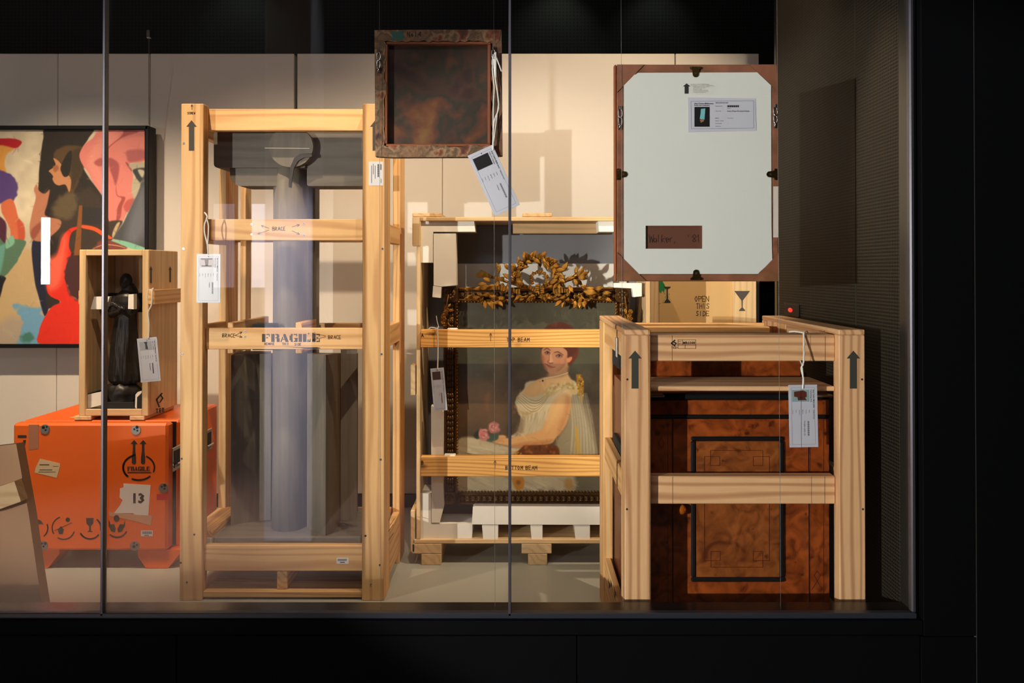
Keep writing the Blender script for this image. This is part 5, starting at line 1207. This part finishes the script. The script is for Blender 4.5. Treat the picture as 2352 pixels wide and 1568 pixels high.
inl += L_((1632, 1034), (1752, 1034), (1752, 1069), (1730, 1069), (1730, 1048), (1767, 1048), (1767, 1287), (1730, 1287), (1730, 1266), (1752, 1266), (1752, 1302), (1633, 1302), (1633, 1266), (1654, 1266), (1654, 1287), (1618, 1287), (1618, 1048), (1653, 1048), (1653, 1069), (1632, 1069), (1632, 1034))
flat(door, 'inlay_line', inl, VD-.008, INLAY)
flat(cb, 'inlay_line', line([(1861, 962), (1861, 1440)], 1)+line([(1892, 962), (1892, 1440)], 1)+line([(1877, 1310), (1884, 1321), (1877, 1334), (1870, 1321), (1877, 1310)], 1)+line([(1877, 1334), (1864, 1354)], 1)+line([(1877, 1334), (1890, 1356)], 1), VD, INLAY)
flat(cb, 'inlay_line', line([(1519, 1005), (1526, 1018), (1519, 1030), (1512, 1018), (1519, 1005)], 1)+line([(1534, 962), (1534, 1440)], 1), VD, INLAY)
kp = at(1565, 1169, VD-.02)
kb = put('door_knob', MB().sphere(kp, 12*VD/F, 16, 10), None or plain('amber_glass', (190, 98, 20), .08, .3), door, smooth=False); kb['label'] = 'faceted amber knob'
put('knob_base', MB().tube([at(1565, 1167, VD-.003), at(1565, 1167, VD-.012)], 7*VD/F, 14), BRASS, kb)
# raised lid seen under the top rail
pbox(cb, 'raised_lid', 1488, 800, 1842, 866, 2.80, 2.84, BURL, ch=.006)
timber(cb, 'lid_support', XX(1500, 2.9), XX(1840, 2.9), 2.845, 3.0, cz1+.0005, cz1+.03, MAHOG)
for a, b in ((1478, 1527), (1866, 1914)):
    pbox(cc, 'metal_strap', a, 906, b, 912.5, VD-.05, VD-.02, plain('aluminium', (176, 176, 178), .3, .7))
put('foam_pad', MB().box(cx0+.027, cx0+.0375, 2.80, 2.98, .92, .985), BFOAM, cc)
put('foam_pad', MB().box(cx0+.027, cx0+.0375, 2.70, 2.95, .642, .675), BFOAM, cc)
put('paper_slip', MB().box(cx0-.002, cx0-.0005, 2.60, 2.64, .98, 1.04), WHITE, cc)

# ------------------------------------------------------------------ hanging pictures
HD = 2.335
def hang_wire(px, pxb, label):
    a, b = at(px, 0, HD-.006), at((px+pxb)/2, 800, HD-.006)
    x = (a.x+b.x)/2
    o = put('hanging_wire', MB().tube([(at(px, 60, HD-.006).x, HD-.006, ZC), (at(pxb, 1300, HD-.006).x, HD-.006, -.1)], .0005, 6), WIREM)
    tag(o, label, 'wire', 'picture hanging wires')
hang_wire(867, 876, 'thin steel wire along the edge of the small stained canvas farther from the glass joint')
hang_wire(1131, 1138, 'thin steel wire by the ribbon and tag of the small stained canvas')
hang_wire(1424, 1432, 'thin steel wire at the edge of the white-backed frame nearer the portrait')
hang_wire(1781, 1794, 'thin steel wire at the edge of the white-backed frame nearer the perforated wall')
o = put('hanging_wire', MB().tube([at(342, 88, 4.2), at(342, 286, 4.28)], .0016, 6), WIREM); tag(o, 'single wire holding the large abstract painting on the wall', 'wire')
o = put('wire_hook', MB().box(at(342, 80, 4.2).x-.01, at(342, 80, 4.2).x+.01, 4.19, 4.21, at(342, 88, 4.2).z, at(342, 78, 4.2).z+.02, .003), CHROME); tag(o, 'small metal hook at the top of the abstract painting wire', 'hook')

# small stained canvas, seen from behind
sq = thing('stained_canvas', 'small square stretched canvas hung back to front, dark stained and paint smeared', 'painting', at(1006, 214, HD))
def wavy(x0, x1, n, amp): return [(x0+(x1-x0)*i/n, rnd.uniform(-amp, amp)) for i in range(n+1)]
dB = HD+.028
def fold(P, n='canvas_fold', m=CANVF, d0=HD, d1=dB): return put(n, MB().prism([(at(x, y, d0).x, at(x, y, d0).z) for x, y in P], d0, d1), m, sq)
fold([(860, 69), (1006, 68), (1151, 68), (1146, 93)]+[(x, 95+a) for x, a in wavy(1140, 872, 26, 4)]+[(868, 92)])
fold([(862, 359), (870, 335)]+[(x, 335+a) for x, a in wavy(880, 1130, 26, 3.5)]+[(1145, 340), (1153, 357), (1120, 360), (900, 361)])
fold([(860, 70), (884, 96)]+[(885+a, 100+i*11.5) for i, (q, a) in enumerate(wavy(0, 1, 20, 3))]+[(880, 336), (862, 358)], d0=HD+.0015)
fold([(1152, 69), (1126, 96)]+[(1130+a, 100+i*11.5) for i, (q, a) in enumerate(wavy(0, 1, 20, 2))]+[(1132, 336), (1154, 357)], d0=HD+.0015, m=painted_canvas('canvas_fold_dark', [(.3, (50, 32, 24)), (.45, (112, 78, 54)), (.6, (70, 48, 32)), (.75, (134, 98, 66))], 12, bump=1))
for r4 in ((886, 95, 1128, 101), (886, 330, 1128, 336), (884, 101.2, 890, 329.8), (1120, 101.2, 1128, 329.8)):
    pbox(sq, 'stretcher_bar', *r4, HD+.003, dB-.002, BROWN)
pbox(sq, 'canvas_back', 876, 86, 1138, 344, dB-.003, dB+.0, CANVB)
flat(sq, 'handwriting', hand('No14', 936, 84, 10, 2, .85), HD, INK)
flat(sq, 'paint_patch', [[(897, 74), (905, 71), (912, 73), (921, 70), (926, 76), (929, 86), (924, 91), (918, 93), (911, 91), (905, 94), (898, 91), (902, 86), (900, 80)]], HD, plain('teal_paint', (34, 84, 74), .7))
def shackle(parent, px, py, d=HD):
    q = at(px, py, d-.006); s = .0055
    g_ = put('hanger', MB().tube([q+Vector((0, 0, .022)), q+Vector((0, 0, .030))], .004, 10), CHROME, parent)
    mb = MB()
    for dz, ro in ((.010, 0), (-.012, 1)):
        pts = [q+Vector((math.cos(a)*s*(1 if not ro else .9), math.sin(a)*.002, dz+math.sin(a)*.013)) for a in np.linspace(0, 2*math.pi, 17)]
        mb.tube(pts, .0018, 6, False)
    mb.tube([q+Vector((0, 0, -.022)), q+Vector((0, .004, -.036))], .0045, 10)
    put('shackle', mb, CHROME, g_, smooth=True)
shackle(sq, 869, 138); shackle(sq, 1133, 132)

# white backed frame
fw = thing('framed_picture', 'white-backed picture in a red-brown frame hung back to front, with brass clips', 'painting', at(1600, 396, HD))
HB = HD+.024
for r4, ax_ in (((1417, 148, 1784, 167), 'x'), ((1420, 629, 1790, 646), 'x'), ((1417, 167.3, 1433, 628.7), 'z'), ((1773, 167.3, 1788, 628.7), 'z')):
    pbox(fw, 'frame_rail', *r4, HD, HB, FRAMEW, axis=ax_)
pbox(fw, 'frame_edge', 1411, 148, 1416.5, 646, HD+.002, HB, BROWN)
for P in ([(1417, 148), (1480, 148), (1433, 196), (1417, 212)], [(1784, 148), (1721, 148), (1773, 196), (1786, 212)], [(1418, 645), (1484, 645), (1434, 596), (1418, 580)], [(1789, 645), (1727, 645), (1774, 596), (1789, 580)]):
    slab(fw, 'corner_plate', P, HD-.0035, HD-.0004, FRAMEW)
P = [(1465, 167), (1739, 166), (1771, 196), (1774, 598), (1740, 629), (1468, 629), (1433, 594), (1433, 196)]
hole_ = (1483, 518, 1614, 571)
# board as four pieces round the cut-out, one mesh
bm_ = MB(); x0, y0, x1, y1 = hole_
for Q in ([(1465, 167), (1739, 166), (1771, 196), (1772, y0), (1433, y0), (1433, 196)], [(1433, y0), (x0, y0), (x0, y1), (1433, y1)], [(x1, y0), (1772, y0), (1773, y1), (x1, y1)], [(1433, y1), (1773, y1), (1774, 598), (1740, 629), (1468, 629), (1433, 594)]):
    bm_.prism([(at(a, b, HD-.003).x, at(a, b, HD-.003).z) for a, b in Q], HD-.003, HD+.004)
put('backing_board', bm_, BOARDW, fw)
pbox(fw, 'brown_panel', 1470, 505, 1628, 585, HD+.0045, HD+.006, plain('brown_tape', (92, 52, 32), .6), axis='x')
script_marks(fw, HD+.0045, plain('faint_pen', (44, 22, 16), .8), hand("Walker,", 1491, 556, 17, 1.5, .56), hand("'81", 1580, 556, 17, 1.5, .6))
flat(fw, 'clear_label', [rect(1568, 190, 1642, 217)], HD-.003, plain('clear_label', (206, 208, 204), .3), .0004)
flat(fw, 'arrow_mark', [up_arrow(1577, 191.5, 215, 8.5, 4.6, 7)], HD-.0034, INK)
text_px(fw, 'small_print', [('Stored by the Centre for Cultural Materials', 1586, 194.5, 1.7, 43, 0, 0), ('Conservation, University of Melbourne', 1586, 197.3, 1.7, 52, 0, 0), ('Handle upright, with clean, dry hands', 1592, 200, 1.7, 39, 0, 0),
    ('pay attention to the surface', 1592, 202.6, 1.7, 29, 0, 0), ('Keep from UV light', 1592, 205.3, 1.7, 20, 0, 0), ('In a further accident contact the', 1592, 207.8, 1.7, 34, 0, 0), ('security and climate department of', 1592, 210.5, 1.7, 36, 0, 0), ('conservation and collections', 1592, 213.3, 1.7, 29, 0, 0)], HD-.003, PENCIL)
flat(fw, 'paper_label', [[(1580, 224), (1735, 226), (1737, 300), (1581, 304)]], HD-.003, PAPER, .0012)
flat(fw, 'border_line', line([(1587, 233), (1731, 231), (1731, 294), (1588, 295.5), (1587, 233)], .5), HD-.0042, INK, .0003)
DL = HD-.0043
flat(fw, 'photo', [rect(1595, 245.5, 1630, 291)], DL, plain('photo_black', (14, 16, 16), .4), .0003)
flat(fw, 'photo_detail', [[(1610, 250), (1620, 249), (1618, 275), (1607, 273), (1609, 262)]], DL-.0003, plain('photo_blue', (110, 176, 184), .4), .0003)
flat(fw, 'photo_detail', [[(1607, 275), (1616, 273), (1617, 278), (1610, 282)]], DL-.0003, plain('photo_skin', (150, 96, 66), .4), .0003)
text_px(fw, 'lettering', [('Arts Centre Melbourne', 1594.5, 239.3, 3.2, 44, .02, 0), ('Public Art Collection', 1594.5, 243.3, 2.8, 35, .02, 0), ('VAC2009-007.001', 1643, 237.5, 2.6, 29, .015, 0), ('Item Barcode', 1643, 244.5, 1.8, 16, .01, 0), ('Object Title', 1643, 256, 1.8, 13, .01, 0), ("Study of Roger Woodward's Hands", 1670, 256.3, 2.5, 51, .02, 0),
    ('Medium', 1643, 272.2, 1.8, 9, .01, 0), ('oil on board', 1670, 272.2, 1.8, 14, .01, 0), ('Number of Parts', 1643, 278.3, 1.8, 19, .01, 0), ('1', 1671, 278.3, 1.8, 1, .01, 0), ('Part Number', 1643, 284.3, 1.8, 15, .01, 0), ('1', 1671, 284.3, 1.8, 1, .01, 0), ('Creator(s)', 1643, 290.8, 1.8, 12, .01, 0), ('000050', 1670, 250, 1.6, 8, .01, 0)], DL, INK)
flat(fw, 'barcode', [rect(1670+i*1.15, 241.5, 1670+i*1.15+(.85 if i % 4 else .45), 246.3) for i in range(24)], DL, INK, .0003)
def clip(cx, cy, rot):
    """brass turn clip: plate with two screws and a tongue"""
    c, s = math.cos(rot), math.sin(rot)
    R = lambda P: [(cx+a*c-b*s, cy+a*s+b*c) for a, b in P]
    o = slab(fw, 'brass_clip', R([(-13, -10), (13, -10), (13, -5), (8, -3), (7, 6), (6, 11), (2, 14), (-2, 14), (-6, 11), (-7, 6), (-8, -3), (-13, -5)]), HD-.006, HD-.0036, BRASS)
    flat(o, 'slot', [R([(-2.5, 3), (2.5, 3), (2.5, 8), (-2.5, 8)])], HD-.006, INK, .0004)
    for a in (-9, 9):
        (u, v), = R([(a, -7)]); q = at(u, v, HD-.006); put('clip_screw', MB().tube([q, q+Vector((0, -.0012, 0))], .0028, 10), CHROME, o)
clip(1598, 163, 0); clip(1599, 633, math.pi); clip(1427, 400, -math.pi/2); clip(1775, 400, math.pi/2)
shackle(fw, 1424, 268); shackle(fw, 1781, 264)
flat(fw, 'white_tape', [rect(1776, 428, 1788, 545)], HD, plain('off_white_tape', (200, 190, 180), .6), .0006)

# ------------------------------------------------------------------ tags
def smooth(P):
    out = []
    for i in range(len(P)-1):
        a, b, c, d_ = P[max(i-1, 0)], P[i], P[i+1], P[min(i+2, len(P)-1)]
        for t in (0, .33, .66): out.append(.5*((2*b)+(c-a)*t+(2*a-5*b+4*c-d_)*t*t+(-a+3*b-3*c+d_)*t**3))
    return out+[P[-1]]
def card(label, p, d, L, H, deg, lines, photo=(60, 60, 60), string=None, extra=None, group='identification tags'):
    """laminated tag. p: pixel of the card centre, L x H in pixels, deg: direction of its long side, 90 points down"""
    k_ = d/F; a = math.radians(deg); c = at(*p, d)
    t_ = thing('identification_tag', label, 'tag', c, None, (0, a, 0))
    L, H = L*k_, H*k_
    def ch(n, mb, m, **q):
        me = mb.mesh(n, m); fix(me); o = bpy.data.objects.new(n, me); COL.objects.link(o); o.parent = t_; return o
    ch('card', MB().box(-L/2, L/2, -.0006, .0006, -H/2, H/2, .0003), PAPER)
    i = .045*L; w = .0004; e = -.0008; mb = MB()
    for b in ((-L/2+i, L/2-i, H/2-i, H/2-i-w), (-L/2+i, L/2-i, -H/2+i, -H/2+i+w), (-L/2+i, -L/2+i+w, -H/2+i, H/2-i), (L/2-i-w, L/2-i, -H/2+i, H/2-i)): mb.box(b[0], b[1], e, -.0006, min(b[2:]), max(b[2:]))
    ch('border_line', mb, INK)
    pz0, pz1 = -H*.38, H*.22
    ph_ = ch('photo', MB().box(-L*.42, -L*.23, -.001, -.0006, pz0, pz1), plain('tag_photo', photo, .35))
    if extra:
        mb = MB()
        for P in extra[0]: mb.prism([(-L*.42+u*L*.19, pz0+v*(pz1-pz0)) for u, v in P], -.0013, -.001)
        o = ch('photo_detail', mb, plain('tag_photo_detail', extra[1], .4)); o.parent = ph_
    mb = MB()
    text_mb(mb, 'Arts Centre Melbourne', -L*.42, H*.345, H*.055, -.0009, .02, L*.29); text_mb(mb, lines[0], -L*.42, H*.26, H*.05, -.0009, .02, L*.2)
    for q, s_ in enumerate(('Item Barcode', 'Object Title', 'Medium', 'Number of Parts', 'Part Number', 'Creator(s)')):
        text_mb(mb, s_, -L*.1, H*(.2-.115*q), H*.03, -.0009, .01, L*(.05+.01*(q % 4)))
    text_mb(mb, lines[1], -L*.1, H*.34, H*.045, -.0009, .015, L*.15); text_mb(mb, lines[2], L*.08, H*.02, H*.045, -.0009, .015)
    ch('lettering', mb, INK)
    mb = MB()
    for q in range(22): mb.box(L*.08+q*L*.011, L*.08+q*L*.011+L*(.007 if q % 3 else .004), -.001, -.0006, H*.14, H*.2)
    ch('barcode', mb, INK)
    ch('eyelet', MB().tube([(-L/2+i*1.2, 0, 0), (-L/2+i*1.2, -.0012, 0)], .0016, 10), INK)
    if string:
        mb = MB(); inv = (Matrix.Translation(c) @ Matrix.Rotation(a, 4, 'Y')).inverted()
        for P, wd in string:
            pts = smooth([inv @ at(x, y, q if q else d-.002) for x, y, q in P]); mb.tube(pts, wd*k_/2, 6)
        ch('string', mb, RIBBON)
    return t_
card('grey tag with dark picture hanging askew on white ribbon from the small stained canvas', (1134, 414), HD-.012, 152, 63, 65.5, ('Public Art Collection', 'VAC2003-001', 'Untitled'), (20, 20, 22),
     [([(1132, 345, 0), (1132, 330, 0), (1135, 280, 0), (1145, 250, 0), (1143, 215, 0), (1137, 175, 0), (1134, 135, 0)], 3.4), ([(1133, 345, 0), (1133, 250, 0), (1135, 200, 0), (1131, 160, 0), (1133, 125, 0)], 3), ([(1138, 178, 0), (1138, 120, 0)], 5), ([(1134, 325, 0), (1143, 255, 0), (1145, 240, 0)], 2.5), ([(1136, 122, 0), (1145, 145, 0), (1152, 164, 0)], 3)])
card('lilac-grey tag with a red-brown cabinet photo hanging on the burl cabinet crate', (1845, 955), CD_-.008, 143, 66, 89, ('Performing Arts', '1998.077.001', 'Portable vanity unit'), (130, 156, 160),
     [([(1844, 892, 0), (1845, 868, 0), (1840, 845, 0), (1846, 830, 0), (1846, 765, RD-.004)], 4), ([(1845, 868, 0), (1842, 840, 0), (1838, 828, RD-.003)], 3), ([(1845, 764, RD-.004), (1825, 761, RD+.01), (1812, 762, RD+.02)], 3.5), ([(1846, 764, RD-.004), (1852, 760, RD+.01), (1856, 764, RD+.02)], 3.5)],
     ([[(.05, .65), (.2, .85), (.62, .85), (.7, .5), (.55, .12), (.15, .12)], [(.65, .75), (.88, .85), (.88, .35), (.65, .3)]], (86, 44, 34)))
card('pale tag with grey T-shape photo tied to the tall pale pine crate', (479, 639), TD-.02, 112, 55, 90, ('Public Art Collection', 'VAC2001-010', 'Untitled'), (164, 150, 156),
     [([(478, 584, 0), (476, 560, 0), (470, 535, 0), (470, 515, 0), (476, 498, 0), (470, 488, TD-.003)], 3.2), ([(477, 560, 0), (479, 520, 0), (474, 500, 0)], 3)],
     ([[(.05, .1), (.2, .1), (.2, .9), (.05, .9)], [(.2, .36), (.85, .42), (.85, .6), (.2, .64)], [(.8, .15), (.95, .15), (.95, .85), (.8, .85)]], (96, 84, 92)))
card('slightly tilted narrow tag hanging on the top beam of the portrait crate', (1008, 894), QD-.055, 98, 31, 85, ('Public Art Collection', 'VAC1998-002', 'Portrait'), (70, 52, 44),
     [([(1005, 848, 0), (1006, 800, 0), (1005, 758, 0), (1007, 750, 0)], 3.2), ([(1006, 755, 0), (990, 752, 0), (985, 757, 0)], 3.2), ([(1008, 752, 0), (1004, 738, 0), (1002, 725, 0)], 2)])
card('white tag with pale statue photo hanging from the narrow statue crate', (342, 826), SD-.03, 101, 46, 84.5, ('Public Art Collection', 'VAC1997-004', 'Standing figure'), (150, 156, 164),
     [([(341, 776, 0), (342, 745, 0), (340, 718, 0), (348, 700, 0), (349, 668, 0), (352, 662, SD-.013)], 3.2), ([(350, 664, 0), (340, 667, 0), (337, 690, 0)], 2)],
     ([[(.05, .35), (.3, .45), (.9, .45), (.95, .65), (.8, .65), (.3, .6), (.05, .65)]], (44, 44, 50)))

# ------------------------------------------------------------------ leaning carton at the near corner
zz0 = -.0
lc = thing('leaning_carton', 'brown carton with slanting side in front of the orange case', 'carton', (XX(0, 2.75), 2.75, 0))
P = [(-180, 1046), (37, 1019), (66, 1180), (86, 1320), (112, 1484), (-180, 1484)]
q_ = [at(x, y, 2.75) for x, y in P]
put('front_panel', MB().prism([(v.x, max(0, v.z)) for v in q_], 2.75, 2.77), CARTON, lc)
put('case_body', MB().prism([(v.x-.003, max(0, v.z-.004)) for v in q_], 2.771, 2.80), CARTON, lc)
P = [(-180, 1168), (-10, 1120), (33, 1105), (47, 1148), (47, 1152), (-10, 1172), (-180, 1216)]
slab(lc, 'batten', P, 2.71, 2.749, PLY['x'])['label'] = 'pale wooden batten'
